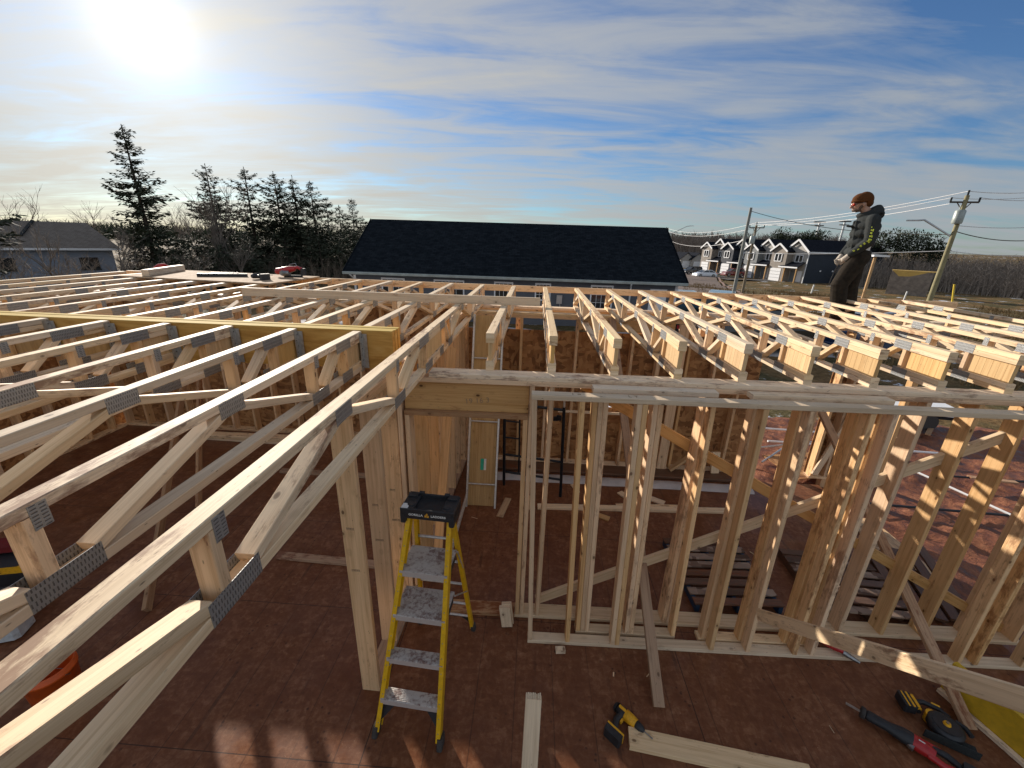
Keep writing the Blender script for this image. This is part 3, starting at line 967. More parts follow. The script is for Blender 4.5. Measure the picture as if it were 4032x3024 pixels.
# ------------------------------------------------------------------ objects on the site
def text_part(body, size, mat, parent, loc, rot, name='lettering', label=None, bold=.0):
    cu = bpy.data.curves.new(name, 'FONT')
    cu.body = body; cu.size = size; cu.extrude = .0006; cu.offset = bold
    cu.align_x = 'CENTER'; cu.align_y = 'CENTER'; cu.space_character = 1.08
    tmp = bpy.data.objects.new('tmp', cu); COL.objects.link(tmp)
    dg = bpy.context.evaluated_depsgraph_get()
    me = bpy.data.meshes.new_from_object(tmp.evaluated_get(dg))
    me.name = name
    bpy.data.objects.remove(tmp)
    me.materials.clear(); me.materials.append(M[mat])
    o = bpy.data.objects.new(name, me); COL.objects.link(o)
    o.parent = parent; o.location = loc; o.rotation_euler = rot
    if label: o['label'] = label
    return o

# --- stepladder
LR = -.07
lad = thing('stepladder', 'muddy yellow fibreglass stepladder with black top cap standing on the deck', 'ladder', (-.35, -.71, 0))
lad.rotation_euler[2] = LR
def ll(x, y, z):
    dx, dy = x + .35, y + .71
    c, s = math.cos(-LR), math.sin(-LR)
    return V((dx * c - dy * s, dx * s + dy * c, z))
fl0, fl1 = ll(-.700, -1.155, .05), ll(-.507, -.735, 1.61)
fr0, fr1 = ll(-.222, -1.200, .05), ll(-.196, -.752, 1.61)
bl0, bl1 = ll(-.622, -.245, .04), ll(-.492, -.655, 1.52)
br0, br1 = ll(-.125, -.275, .04), ll(-.200, -.672, 1.52)
def chan(m, a, b, w, d, sgn):
    ax = (b - a).normalized(); sd = V((1, 0, 0)); sd = (sd - ax * sd.dot(ax)).normalized(); up = ax.cross(sd)
    m.beam(a, b, .005, d, sd)
    for q in (-1, 1):
        off = sd * (sgn * w / 2) + up * (q * (d / 2 - .002))
        m.beam(a + off, b + off, w, .005, sd)
for nm, a, b, w, d, s in (('front_rail', fl0, fl1, .030, .066, 1), ('front_rail', fr0, fr1, .030, .066, -1), ('rear_rail', bl0, bl1, .026, .042, 1), ('rear_rail', br0, br1, .026, .042, -1)):
    rl = lp(lad, nm, 'yellow', lambda m: chan(m, a, b, w, d, s))
    ax = (b - a).normalized()
    f = MB().beam(a - ax * .055, a + ax * .035, .040, d + .014, (1, 0, 0), ch=.008)
    f.build('rubber_foot', 'dark_rub', rl, origin=(0, 0, 0))
    if nm == 'front_rail':
        mb = MB()
        up = ax.cross(V((1, 0, 0))).normalized()
        for k in range(14):
            p_ = a.lerp(b, .05 + k * .068)
            sgny = -1
            q0 = p_ + V((s * .015, -d / 2 - .003, 0))
            mb.cyl(q0, q0 + V((0, .004, 0)), .0045, 8)
        mb.build('rivet', 'galv', rl, origin=(0, 0, 0))
def at_z(a, b, z): t = (z - a.z) / (b.z - a.z); return a.lerp(b, t)
for z, dep in ((.31, .09), (.61, .09), (.92, .26), (1.23, .26)):
    a = at_z(fl0, fl1, z); b = at_z(fr0, fr1, z)
    x0, x1 = a.x + .006, b.x - .006
    yf = (a.y + b.y) / 2 - .038
    def st(m):
        m.bx(x0, x1, yf, yf + dep, z - .006, z, ch=.002)
        m.bx(x0, x1, yf - .002, yf + .002, z - .046, z - .001, ch=.001)
        m.bx(x0, x1, yf + dep - .004, yf + dep, z - .03, z - .001, ch=.001)
        for k in range(int(dep / .011)):
            m.bx(x0 + .01, x1 - .01, yf + .005 + k * .011, yf + .009 + k * .011, z, z + .0018, ch=.0006)
    s = lp(lad, 'step', 'step', st)
    for xx, sg in ((x0, 1), (x1, -1)):
        mb = MB()
        mb.bx(xx - .004, xx + .022, yf + .004, yf + dep * .8, z - .05, z - .008, ch=.004) if sg > 0 else mb.bx(xx - .022, xx + .004, yf + .004, yf + dep * .8, z - .05, z - .008, ch=.004)
        mb.build('step_bracket', 'black_pl', s, origin=(0, 0, 0))
# knee braces and rear tubes
for z in (.30,):
    for a0_, a1_, sg in ((fl0, fl1, 1), (fr0, fr1, -1)):
        p1 = at_z(a0_, a1_, .09) + V((sg * .01, .0, 0)); p2 = at_z(a0_, a1_, .285) + V((sg * .15, .01, 0)); p3 = at_z(a0_, a1_, .285) + V((sg * .01, .01, 0))
        lp(lad, 'knee_brace', 'black_pl', lambda m: m.prism([p1, p2, p3], (0, .02, 0)))
for a0_, a1_, sg in ((bl0, bl1, 1), (br0, br1, -1)):
    p1 = at_z(a0_, a1_, .08) + V((sg * .01, .0, 0)); p2 = at_z(a0_, a1_, .21) + V((sg * .11, .0, 0)); p3 = at_z(a0_, a1_, .21) + V((sg * .01, .0, 0))
    lp(lad, 'knee_brace', 'black_pl', lambda m: m.prism([p1, p2, p3], (0, .02, 0)))
for a0_, a1_, sg in ((fl0, fl1, 1), (fr0, fr1, -1)):
    lp(lad, 'strut', 'alu', lambda m: m.tube([at_z(a0_, a1_, .50) + V((sg * .006, 0, 0)), at_z(a0_, a1_, .585) + V((sg * .075, .01, 0))], .006, 6))
for z in (.22, .42, .72, 1.02, 1.3):
    lp(lad, 'rear_rung', 'alu', lambda m: m.tube([at_z(bl0, bl1, z), at_z(br0, br1, z)], .011, 10))
for a0_, a1_, b0_, b1_ in ((fl0, fl1, bl0, bl1), (fr0, fr1, br0, br1)):
    lp(lad, 'spreader', 'alu', lambda m: m.tube([at_z(a0_, a1_, .93) + V((0, .2, -.03)), at_z(b0_, b1_, .62)], .006, 6).tube([at_z(a0_, a1_, 1.24) + V((0, .22, -.03)), at_z(b0_, b1_, .95)], .006, 6))
def cap(m):
    X0, X1, Y0, Y1 = -.186, .186, -.10, .085
    m.bx(X0, X1, Y0, Y1, 1.628, 1.662, ch=.01)                       # base slab
    m.bx(X0, X1, Y0 - .004, Y0 + .012, 1.612, 1.690, ch=.006)       # front apron
    m.bx(X0, X1, Y1 - .014, Y1, 1.61, 1.694, ch=.006)
    for a, b in ((X0, -.095), (.095, X1)):
        m.bx(a, b, Y0 + .01, Y1 - .01, 1.660, 1.690, ch=.005)
        # corner skirts over the rails
        m.bx(a if a < 0 else .150, -.150 if a < 0 else b, Y0 - .006, Y1 - .02, 1.575, 1.66, ch=.008)
        m.bx((a + .01) if a < 0 else .11, -.11 if a < 0 else b - .01, Y1 - .055, Y1 - .005, 1.69, 1.704, ch=.004)
    m.bx(-.11, -.075, Y1 - .02, Y1 + .004, 1.69, 1.71, ch=.004)
    m.bx(.075, .11, Y1 - .02, Y1 + .004, 1.69, 1.71, ch=.004)
cp_ = lp(lad, 'top_cap', 'black_pl', cap)
for x in (-.125, .125):
    mb = MB(); mb.tube([(x, -.045, 1.6905), (x, -.045, 1.6935)], .027, 20); mb.tube([(x, -.045, 1.6936), (x, -.045, 1.6942)], .023, 20, 1)
    mb.build('tool_hole', ['jacket_b' if 'jacket_b' in M else 'black_pl', 'ink'], cp_, origin=(0, 0, 0))
MB().bx(-.182, -.135, -.098, -.045, 1.6903, 1.6915, ch=.0004).build('worn_patch', 'label_w', cp_, origin=(0, 0, 0))
ay = -.1047
text_part('GORILLA', .023, 'white_ink', cp_, (-.078, ay, 1.648), (R(90), 0, 0), bold=.0006)
text_part('LADDERS', .023, 'white_ink', cp_, (.078, ay, 1.648), (R(90), 0, 0), bold=.0006)
mb = MB()   # flame-like golden emblem between the words
for poly in ([(-.004, .0), (.0, .022), (.006, .012), (.004, .0)], [(-.016, -.012), (-.015, .002), (-.008, .006), (-.006, -.006), (-.009, -.014)], [(.001, -.014), (.004, -.002), (.010, .004), (.014, -.004), (.012, -.014)], [(-.005, -.014), (-.005, -.003), (-.001, .0), (.0, -.012)], [(-.010, .006), (-.005, .013), (-.002, .006)]):
    mb.prism([(x, ay - .0005, 1.650 + z) for x, z in poly], (0, -.0008, 0))
mb.build('emblem', 'gold_ink', cp_, origin=(0, 0, 0))

# --- aluminium and plywood scaffold plank standing on end
pk = thing('scaffold_plank', 'plywood scaffold plank with aluminium rails leaning upright behind the doorway', 'scaffold plank', (-.3, 1.6, 0))
# foot at y 1.6, leaning back on the trusses
px0, px1 = -.49, -.105
f0 = V((0, 1.60, 0)); f1 = V((0, 2.40, 2.44))
def pp(x, t, d=0): q = f0.lerp(f1, t); return V((x, q.y + d, q.z))
n_ = (f1 - f0).normalized()
part('deck_board', 'osb_ply', pk, lambda m: m.beam(pp((px0 + px1) / 2, .0), pp((px0 + px1) / 2, 1.0), .375, .014, (1, 0, 0))) if 'osb_ply' in M else part('deck_board', 'panelply', pk, lambda m: m.beam(pp((px0 + px1) / 2, .0), pp((px0 + px1) / 2, 1.0), .375, .014, (1, 0, 0)))
for x in (px0, px1):
    part('side_rail', 'alu', pk, lambda m: m.beam(pp(x, -.005, -.02), pp(x, 1.005, -.02), .026, .062, (1, 0, 0)))
for t_ in (.12, .45, .78):
    part('cross_bar', 'alu', pk, lambda m: m.tube([pp(px0, t_, -.03), pp(px1, t_, -.03)], .011, 8))
part('sticker', 'label_g', pk, lambda m: m.beam(pp(-.305, .19, -.009), pp(-.305, .25, -.009), .045, .002, (1, 0, 0), ch=.0002))
part('sticker', 'label_w', pk, lambda m: m.beam(pp(-.265, .19, -.009), pp(-.265, .25, -.009), .03, .002, (1, 0, 0), ch=.0002))

# --- black scaffold frame
sf = thing('tube_scaffold', 'black tubular scaffold frame standing behind the doorway', 'scaffold', (.5, 1.92, 0))
part('post', 'blackpipe', sf, lambda m: m.tube([(.795, 1.917, 0), (.752, 1.93, 1.36)], .021, 12))
part('post', 'blackpipe', sf, lambda m: m.tube([(-.02, 2.05, .05), (-.04, 2.05, 1.40)], .021, 12))
part('pin', 'alu', sf, lambda m: m.tube([(.752, 1.93, 1.36), (.748, 1.93, 1.50)], .014, 10))
for z in (.27, .55):
    part('rail', 'blackpipe', sf, lambda m: m.tube([(-.02, 2.05, z), (.785, 1.92, z)], .017, 10))
part('rail', 'blackpipe', sf, lambda m: m.tube([(-.04, 2.05, 1.33), (.752, 1.93, 1.32)], .019, 10))
part('post', 'blackpipe', sf, lambda m: m.tube([(.19, 2.02, .27), (.17, 2.02, 1.33)], .012, 8))
for z in (.82, 1.07):
    part('rung', 'blackpipe', sf, lambda m: m.tube([(-.04, 2.05, z), (.178, 2.02, z)], .012, 8))
part('bracket', 'blackpipe', sf, lambda m: m.bx(.66, .73, 1.92, 1.94, 1.17, 1.24, ch=.002).bx(.62, .68, 1.92, 1.94, 1.16, 1.22, ch=.002))

# --- loose lumber on the deck
def board(label, p0, p1, w, h, mat='spf', name='board', side=None):
    d = V(p1) - V(p0)
    sd = side or (-d.y, d.x, 0)
    o = MB().beam(p0, p1, w, h, sd).build(name, mat, origin=p0)
    return tag(o, label, 'board')
board('short wide board lying on the deck at the front, its left end against the drill', (1.13, -1.068, .020), (2.34, -1.215, .020), .138, .038)
board('long board lying across the deck behind the front frames, below the scaffold frame', (.47, 1.625, .020), (3.08, 1.78, .020), .089, .038)
board('second long thin board on the deck lying just behind the longer one', (1.55, 1.775, .012), (2.55, 1.83, .012), .06, .02)
board('muddy board on the left room floor, nearer the left wall posts', (-2.42, .45, .020), (-.98, .40, .020), .089, .038, 'spf_mud')
board('muddy board on the left room floor, farther from the camera', (-3.4, 2.13, .020), (-.98, 2.12, .020), .089, .038, 'spf_mud')
board('slanting board leaning down into the left room under the hung trusses', (-3.9, 1.15, .03), (-5.0, 2.9, 1.3), .038, .089, 'spf_mud', side=(1, 0, 0))
board('long slanting brace crossing the left room under the hung trusses', (-3.2, -.35, .03), (-4.75, 2.6, 1.9), .038, .089, 'spf_mud', side=(1, 0, 0))
for k in range(3):
    board(['bottom board of the low pile by the far left wall', 'middle board of the low pile by the far left wall', 'top board of the low pile by the far left wall'][k], (-5.6 + .1 * k, 3.05 - .03 * k, .022 + .04 * k), (-3.4 + .1 * k, 3.0 + .02 * k, .022 + .04 * k), .14, .038)
# ragged stump of lumber by the doorway
bk = MB()
bk.beam((.185, -.22, .02), (.155, -.215, .24), .10, .038, (1, 0, 0)); bk.beam((.200, -.19, .02), (.170, -.18, .25), .09, .03, (1, 0, 0))
tag(bk.build('offcut', 'grey_wood', origin=(.18, -.2, 0)), 'pale rough offcut standing on end left of the front frames', 'offcut')
def scrap(label, x, y, w, l, h, a, mat='spf', z=0):
    o = MB().beam((0, -l / 2, z + h / 2 + .002), (0, l / 2, z + h / 2 + .002), w, h, (1, 0, 0)).build('offcut', mat, origin=(0, 0, 0))
    o.location = (x, y, 0); o.rotation_euler[2] = a
    return tag(o, label, 'offcut')
scrap('small square block on the deck in front of the front frame', .668, -.425, .085, .045, .038, .1)
scrap('reddish flat offcut on the deck right of the scaffold plank', .02, 1.58, .09, .42, .012, -.2, 'header')
scrap('offcut lying at the foot of the black scaffold post', .36, 1.72, .09, .30, .012, .25, 'header')
scrap('short offcut on the deck in front of the long board', 1.32, 1.50, .09, .19, .02, 1.1, 'header')
scrap('pale offcut on the deck beside the snow strip', 1.72, 2.0, .10, .22, .02, .6)
scrap('second pale offcut near the snow strip, further right', 2.15, 1.93, .11, .2, .02, 1.0)
scrap('offcut by the snow strip near the scaffold post', 1.02, 2.12, .05, .2, .02, .4)
board('plank propped against the back wall on the right', (3.25, 2.72, .01), (3.24, 2.79, .38), .13, .038, 'spf')
board('board fallen slantwise against the back wall sheathing', (2.55, 2.72, .06), (3.05, 2.77, .48), .09, .038, 'header', side=(0, 1, 0))
for k in range(16):   # splinters and shavings
    x, y = random.uniform(-1.9, 3.0), random.uniform(-1.5, 1.5)
    if -.95 < x < -.7: continue
    o = MB().beam((0, 0, .004), (random.uniform(.03, .09), 0, .004), random.uniform(.003, .012), .003, (0, 1, 0), ch=.0005).build('wood_splinter', 'spf', origin=(0, 0, 0))
    o.location = (x, y, 0); o.rotation_euler[2] = random.random() * 6
    tag(o, 'tiny pale wood splinter on the muddy deck', 'splinter', 'splinters on the deck')

# --- pallets and wet planks behind the front frames
def pallet(label, x0, y0, w, l, z, rot, n, mats=('darkplank', 'blue_paint'), stringer=True):
    t = thing('pallet', label, 'pallet', (x0, y0, z)); t.rotation_euler[2] = rot
    if stringer:
        for k in range(3):
            lp(t, 'stringer', mats[1], lambda m: m.bx(k * (w - .04) / 2, k * (w - .04) / 2 + .04, 0, l, 0, .085))
    for k in range(n):
        y = k * (l - .09) / (n - 1)
        lp(t, 'slat', mats[0] if random.random() < .6 else 'muddyslat', lambda m: m.bx(-.01, w + .01, y, y + .088, .086, .104))
    return t
pallet('worn pallet with blue stringers on the deck behind the front frames', 2.02, .10, .86, .95, 0, .05, 8)
pallet('dark slatted pallet on the deck right of the blue one', 3.25, .14, .9, .85, 0, -.05, 7, ('darkplank', 'darkplank'))
for k in range(6):
    board('%s of the dark wet planks fanned out beyond the right end of the wall' % ords[k].capitalize(), (3.98 + .14 * k, .16, .03 + .004 * k), (4.25 + .17 * k, 1.02 + .05 * k, .03 + .004 * k), .10, .03, 'darkplank')

# --- power tools -----------------------------------------------------------
def tool(name, label, cat, loc, rot):
    t = thing(name, label, cat, loc); t.rotation_euler = rot
    return t
# drill lying on its side by the board; local x = barrel axis
def drill(name, label, loc, rot, c1='tool_y', c2='black_pl', cat='drill', s=1.0):
    t = tool(name, label, cat, loc, rot)
    lp(t, 'body', c2, lambda m: m.tube([(-.09 * s, 0, 0), (-.085 * s, 0, 0), (-.03 * s, 0, 0)], [.02 * s, .033 * s, .034 * s], 14))
    lp(t, 'gear_case', c1, lambda m: m.tube([(-.03 * s, 0, 0), (-.028 * s, 0, 0), (.02 * s, 0, 0), (.05 * s, 0, 0)], [.034 * s, .036 * s, .034 * s, .03 * s], 14).rbox((-.055 * s, 0, .028 * s), (.05 * s, .02 * s, .014 * s)))
    lp(t, 'chuck', c2, lambda m: m.tube([(.05 * s, 0, 0), (.055 * s, 0, 0), (.085 * s, 0, 0), (.11 * s, 0, 0)], [.022 * s, .026 * s, .024 * s, .012 * s], 14))
    lp(t, 'bit', 'steel', lambda m: m.tube([(.11 * s, 0, 0), (.17 * s, 0, 0)], .004 * s, 8))
    lp(t, 'back_cover', c2, lambda m: m.tube([(-.092 * s, 0, 0), (-.11 * s, 0, 0)], [.033 * s, .024 * s], 14))
    lp(t, 'grip', c2, lambda m: m.tube([(-.05 * s, -.02 * s, 0), (-.055 * s, -.07 * s, 0), (-.035 * s, -.135 * s, 0)], [.024 * s, .02 * s, .026 * s], 12))
    lp(t, 'trigger', c1, lambda m: m.rbox((-.025 * s, -.055 * s, 0), (.012 * s, .03 * s, .02 * s)))
    b = lp(t, 'battery', c2, lambda m: m.rbox((-.02 * s, -.165 * s, 0), (.115 * s, .055 * s, .075 * s), ch=.008))
    MB().rbox((-.02 * s, -.142 * s, 0), (.118 * s, .012 * s, .078 * s), ch=.003).build('battery_stripe', c1, b, origin=(0, 0, 0))
    return t
drill('impact_driver', 'yellow and black cordless driver lying at the left end of the front board', (1.155, -.95, .045), (0, 0, R(-42)), s=1.12)
# circular saw, blade side up
cs = tool('circular_saw', 'black and yellow cordless circular saw lying on the deck below the raking board', 'circular saw', (3.50, -.80, .03), (0, 0, R(-28)))
lp(cs, 'blade_guard', 'black_pl', lambda m: m.tube([(.04, -.03, .0), (.04, -.03, .012), (.04, -.03, .052), (.04, -.03, .062)], [.098, .105, .105, .085], 32))
lp(cs, 'blade', 'black_pl', lambda m: m.tube([(.04, -.03, .063), (.04, -.03, .065)], .078, 32))
lp(cs, 'blade_hub', 'tool_y', lambda m: m.tube([(.04, -.03, .065), (.04, -.03, .078)], [.024, .02], 16))
lp(cs, 'hub_bolt', 'steel', lambda m: m.tube([(.04, -.03, .078), (.04, -.03, .086)], .010, 6))
lp(cs, 'base_plate', 'jacket', lambda m: m.bx(-.10, .20, -.150, -.143, -.02, .05, ch=.002).bx(.10, .20, -.145, -.06, .0, .006, ch=.001))
lp(cs, 'handle', 'black_pl', lambda m: m.tube([(-.10, .02, .02), (-.10, .10, .02), (-.05, .135, .02), (.05, .13, .02), (.09, .085, .02)], [.02, .02, .018, .018, .02], 10))
lp(cs, 'handle_inset', 'tool_y', lambda m: m.tube([(.0, .146, .03), (.05, .142, .03)], .011, 8).tube([(-.09, .03, .036), (-.105, .09, .036)], .012, 8))
lp(cs, 'motor', 'tool_y', lambda m: m.tube([(-.02, .02, -.02), (-.02, .02, .05)], .045, 16))
bt = lp(cs, 'battery', 'black_pl', lambda m: m.rbox((-.165, .055, .03), (.085, .125, .07), (0, 0, .3), .008))
MB().rbox((-.150, .06, .062), (.014, .12, .012), (0, 0, .3), .003).rbox((-.180, .05, .062), (.010, .12, .010), (0, 0, .3), .003).rbox((-.12, .065, .055), (.02, .10, .03), (0, 0, .3), .003).build('battery_stripe', 'tool_y', bt, origin=(0, 0, 0))
lp(cs, 'front_grip', 'black_pl', lambda m: m.tube([(.12, .07, .03), (.17, .045, .03), (.19, -.01, .03)], .017, 10))
# reciprocating saw
rsw = tool('reciprocating_saw', 'red and black reciprocating saw lying on the deck at the lower right', 'reciprocating saw', (3.13, -.90, .055), (0, 0, R(-37)))
rsw.scale = (1.12, 1.45, 1.3)
lp(rsw, 'nose_boot', 'black_pl', lambda m: m.tube([(-.16, 0, 0), (-.15, 0, 0), (-.05, .0, 0), (.03, 0, 0), (.075, 0, 0)], [.022, .027, .025, .038, .036], 14))
lp(rsw, 'shoe', 'dark_rub', lambda m: m.tube([(-.19, 0, 0), (-.185, 0, 0), (-.165, 0, 0)], [.026, .032, .03], 10))
lp(rsw, 'blade', 'steel', lambda m: m.bx(-.27, -.19, -.008, .008, -.001, .001, ch=.0003))
lp(rsw, 'motor_housing', 'red_pl', lambda m: m.tube([(.075, 0, 0), (.12, -.005, 0), (.18, -.02, 0)], [.036, .038, .028], 14))
lp(rsw, 'collar', 'steel', lambda m: m.tube([(.06, -.02, -.01), (.085, -.035, -.01)], .02, 10))
lp(rsw, 'handle', 'red_pl', lambda m: m.tube([(.15, -.03, 0), (.22, -.045, 0), (.29, -.04, 0)], [.020, .016, .018], 12).tube([(.14, .025, 0), (.21, .03, 0)], [.016, .012], 10))
lp(rsw, 'grip', 'black_pl', lambda m: m.tube([(.17, .022, 0), (.24, .02, 0), (.30, .0, 0)], [.014, .018, .016], 12))
lp(rsw, 'battery', 'black_pl', lambda m: m.rbox((.35, -.025, 0), (.10, .085, .07), ch=.01))
lp(rsw, 'badge', 'white_ink', lambda m: m.tube([(.095, -.008, .037), (.125, -.010, .037)], .003, 6))
# nailer on the front plate
nl = tool('nail_gun', 'red and grey tool lying on the bottom plates of the front frames', 'nail gun', (3.13, -.27, .085), (0, 0, R(-40)))
lp(nl, 'body', 'red_pl', lambda m: m.tube([(-.12, 0, .0), (-.02, 0, 0), (.03, 0, 0)], [.03, .032, .022], 12))
lp(nl, 'nose', 'steel', lambda m: m.tube([(.03, 0, -.01), (.10, 0, -.02), (.15, .0, -.025)], [.024, .02, .012], 10))
lp(nl, 'handle', 'black_pl', lambda m: m.tube([(-.10, .02, 0), (-.07, .12, 0)], [.018, .02], 10))
lp(nl, 'magazine', 'black_pl', lambda m: m.beam((-.12, .14, 0), (.05, .08, 0), .02, .04, (0, 0, 1)))
# yellow I-shaped piece of beam offcut by the saw
yb = thing('laminated_offcut', 'yellow laminated beam offcut on the deck at the lower right edge', 'beam offcut', (3.95, -.75, 0))
part('ply', 'lvly', yb, lambda m: m.beam((3.82, -.50, .16), (4.02, -1.25, .16), .045, .30, (1, 0, 0)))
part('edge_board', 'spf', yb, lambda m: m.beam((3.775, -.52, .02), (3.975, -1.27, .02), .04, .035, (1, 0, 0)))

# --- left room clutter
bu = thing('bucket', 'orange plastic bucket on the left room floor seen between the trusses', 'bucket', (-3.16, -1.12, 0))
def lathe(m, c, prof, n=28, mi=0):
    vs = []; fs = []
    for r_, z in prof:
        for k in range(n):
            a = 2 * PI * k / n
            vs.append((c[0] + r_ * math.cos(a), c[1] + r_ * math.sin(a), c[2] + z))
    for i in range(len(prof) - 1):
        for k in range(n):
            fs.append([i * n + k, i * n + (k + 1) % n, (i + 1) * n + (k + 1) % n, (i + 1) * n + k])
    m.grid(vs, fs, mi, True)
part('shell', 'orange', bu, lambda m: lathe(m, (-3.16, -1.12, 0), [(.0, .004), (.128, .004), (.130, .01), (.148, .30), (.156, .302), (.156, .325), (.148, .327), (.149, .36), (.144, .362), (.142, .33), (.126, .02), (0, .02)]))
part('handle', 'steel', bu, lambda m: m.tube([(-3.16 + .155 * math.cos(a), -1.12 + .10 * math.sin(a) - .02, .31 - .09 * math.sin(a)) for a in [PI * k / 12 for k in range(13)]], .003, 6))
tb = thing('tool_bag', 'black tool bag with a yellow label band under the left trusses', 'tool bag', (-4.55, -.30, 0))
part('case', 'black_pl', tb, lambda m: m.rbox((-4.55, -.30, .25), (.52, .26, .46), (0, 0, .25), .03))
part('label_band', 'tool_y', tb, lambda m: m.rbox((-4.55, -.30, .44), (.525, .27, .07), (0, 0, .25), .01))
part('lid', 'dark_red', tb, lambda m: m.rbox((-4.60, -.18, .53), (.42, .16, .06), (0, 0, .3), .02))
pb = thing('storage_box', 'milky plastic box with clip lid next to the black tool bag', 'plastic box', (-4.22, -.66, 0))
part('box', 'clear', pb, lambda m: m.rbox((-4.22, -.66, .20), (.34, .22, .36), (0, 0, .35), .03))
part('lid', 'black_pl', pb, lambda m: m.rbox((-4.22, -.66, .395), (.36, .24, .03), (0, 0, .35), .012))
part('handle', 'steel', pb, lambda m: m.tube([(-4.33, -.78, .42), (-4.31, -.80, .46), (-4.13, -.74, .46), (-4.11, -.72, .42)], .006, 6))

# --- platform of strand board with tools
pf = [(-5.80, 2.76), (-3.33, 2.47), (-3.24, 3.68), (-5.72, 3.93)]
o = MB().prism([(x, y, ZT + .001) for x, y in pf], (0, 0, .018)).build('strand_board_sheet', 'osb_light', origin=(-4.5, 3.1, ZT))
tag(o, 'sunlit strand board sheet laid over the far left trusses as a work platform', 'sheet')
ZP = ZT + .02
o = MB().beam((-5.40, 2.80, ZP + .0455), (-5.74, 3.86, ZP + .0455), .089, .089, (1, 0, 0)).build('timber_block', 'grey_wood', origin=(-5.5, 3.3, ZP))
tag(o, 'thick timber lying at the left end of the strand board platform', 'timber')
for lb, a, b, h in (('longer dark level lying on the strand board platform', (-4.78, 3.0), (-4.15, 3.22), .045), ('shorter dark straightedge behind the longer level on the platform', (-4.88, 3.40), (-4.50, 3.52), .03)):
    o = MB().beam((*a, ZP + h / 2), (*b, ZP + h / 2), .03, h, (-(b[1] - a[1]), b[0] - a[0], 0)).build('spirit_level', 'black_pl', origin=(*a, ZP))
    tag(o, lb, 'level')
drill('cordless_drill', 'grey cordless drill lying on the strand board platform', (-3.80, 3.0, ZP + .045), (0, 0, R(60)), 'jacket', 'black_pl', s=1.1)
ns = tool('framing_nailer', 'red framing nailer lying at the right end of the strand board platform', 'nail gun', (-3.60, 3.42, ZP + .10), (0, 0, R(8)))
lp(ns, 'body', 'red_pl', lambda m: m.tube([(-.20, 0, -.02), (-.18, 0, -.02), (-.05, 0, .0), (.03, 0, .02), (.10, 0, .03)], [.03, .05, .055, .05, .035], 14))
lp(ns, 'motor', 'steel', lambda m: m.tube([(-.08, -.06, -.04), (-.08, -.03, -.04), (.02, -.03, -.04)], [.04, .05, .045], 14))
lp(ns, 'handle', 'red_pl', lambda m: m.tube([(.06, 0, .03), (.14, 0, .05), (.20, 0, .02)], [.03, .022, .028], 12))
lp(ns, 'battery', 'black_pl', lambda m: m.rbox((.22, 0, -.02), (.06, .08, .11), ch=.01))
lp(ns, 'magazine', 'black_pl', lambda m: m.beam((-.08, .0, -.085), (.20, .0, -.085), .03, .03, (0, 1, 0)))
lp(ns, 'belt_hook', 'galv', lambda m: m.tube([(.02, 0, .09), (.12, 0, .11), (.13, 0, .06)], .004, 6))
ns2 = tool('framing_nailer', 'red tool half hidden behind the thick timber on the platform', 'nail gun', (-5.80, 3.55, ZP + .07), (0, 0, R(30)))
ns2.scale = (.8, .7, .7)
lp(ns2, 'body', 'red_pl', lambda m: m.tube([(-.14, 0, -.03), (-.05, 0, .03), (.06, 0, .06)], [.03, .045, .03], 12))
lp(ns2, 'handle', 'red_pl', lambda m: m.tube([(.05, 0, .05), (.14, 0, -.02)], [.025, .02], 10))
lp(ns2, 'magazine', 'black_pl', lambda m: m.beam((-.14, .0, -.06), (.14, .0, -.06), .03, .03, (0, 1, 0)))

# --- things on the mud to the right
def pipe(label, a, b, r, mat, name='pipe'):
    o = MB().tube([a, b], r, 8).build(name, mat, origin=a); return tag(o, label, 'pipe')
pipe('white pipe lying on the red mud, farthest of the two level ones', (5.3, 5.35, -.30), (7.9, 5.2, -.30), .022, 'white_p')
pipe('white pipe lying on the red mud, nearer of the two level ones', (5.2, 4.75, -.32), (8.4, 4.6, -.32), .022, 'white_p')
pipe('white pipe lying slantwise over the red mud', (7.1, 4.3, -.30), (7.75, 2.6, -.34), .02, 'white_p')
pipe('black hose pipe lying across the red mud', (5.6, 2.75, -.36), (9.4, 2.55, -.36), .02, 'blackpipe')
pipe('second black pipe further out across the red mud', (7.6, 3.75, -.34), (10.6, 3.6, -.34), .02, 'blackpipe')
pipe('grey scaffold tube slanting behind the right wall piece', (4.6, 3.8, -.3), (5.6, 4.5, -.1), .018, 'galv')
pipe('thin grey scaffold tube crossing near the right wall piece', (4.2, 4.2, -.3), (5.7, 4.0, .1), .016, 'galv')
tr = thing('utility_trailer', 'white flat trailer top standing on the mud far right behind the studs', 'trailer', (9.0, 6.4, -.4))
part('deck', 'white_p', tr, lambda m: m.rbox((9.0, 6.6, .02), (2.2, 1.3, .10), (0, 0, -.15), .03))
part('frame', 'blackpipe', tr, lambda m: m.rbox((9.0, 6.6, -.08), (2.1, 1.2, .08), (0, 0, -.15), .01))
part('wheel', 'dark_rub', tr, lambda m: m.tube([(8.5, 5.95, -.2), (8.5, 6.1, -.2)], .18, 16))
part('wheel', 'dark_rub', tr, lambda m: m.tube([(9.3, 5.85, -.2), (9.3, 6.0, -.2)], .18, 16))
part('marker', 'tool_y', tr, lambda m: m.rbox((7.93, 6.1, .02), (.06, .02, .06), (0, 0, -.15)))
lv = MB().beam((8.15, 2.75, -.30), (8.55, 2.35, -.30), .06, .05, (0, 0, 1)).build('offcut', 'teal', origin=(8.3, 2.6, -.3))
tag(lv, 'turquoise plastic offcut lying on the red mud', 'offcut')
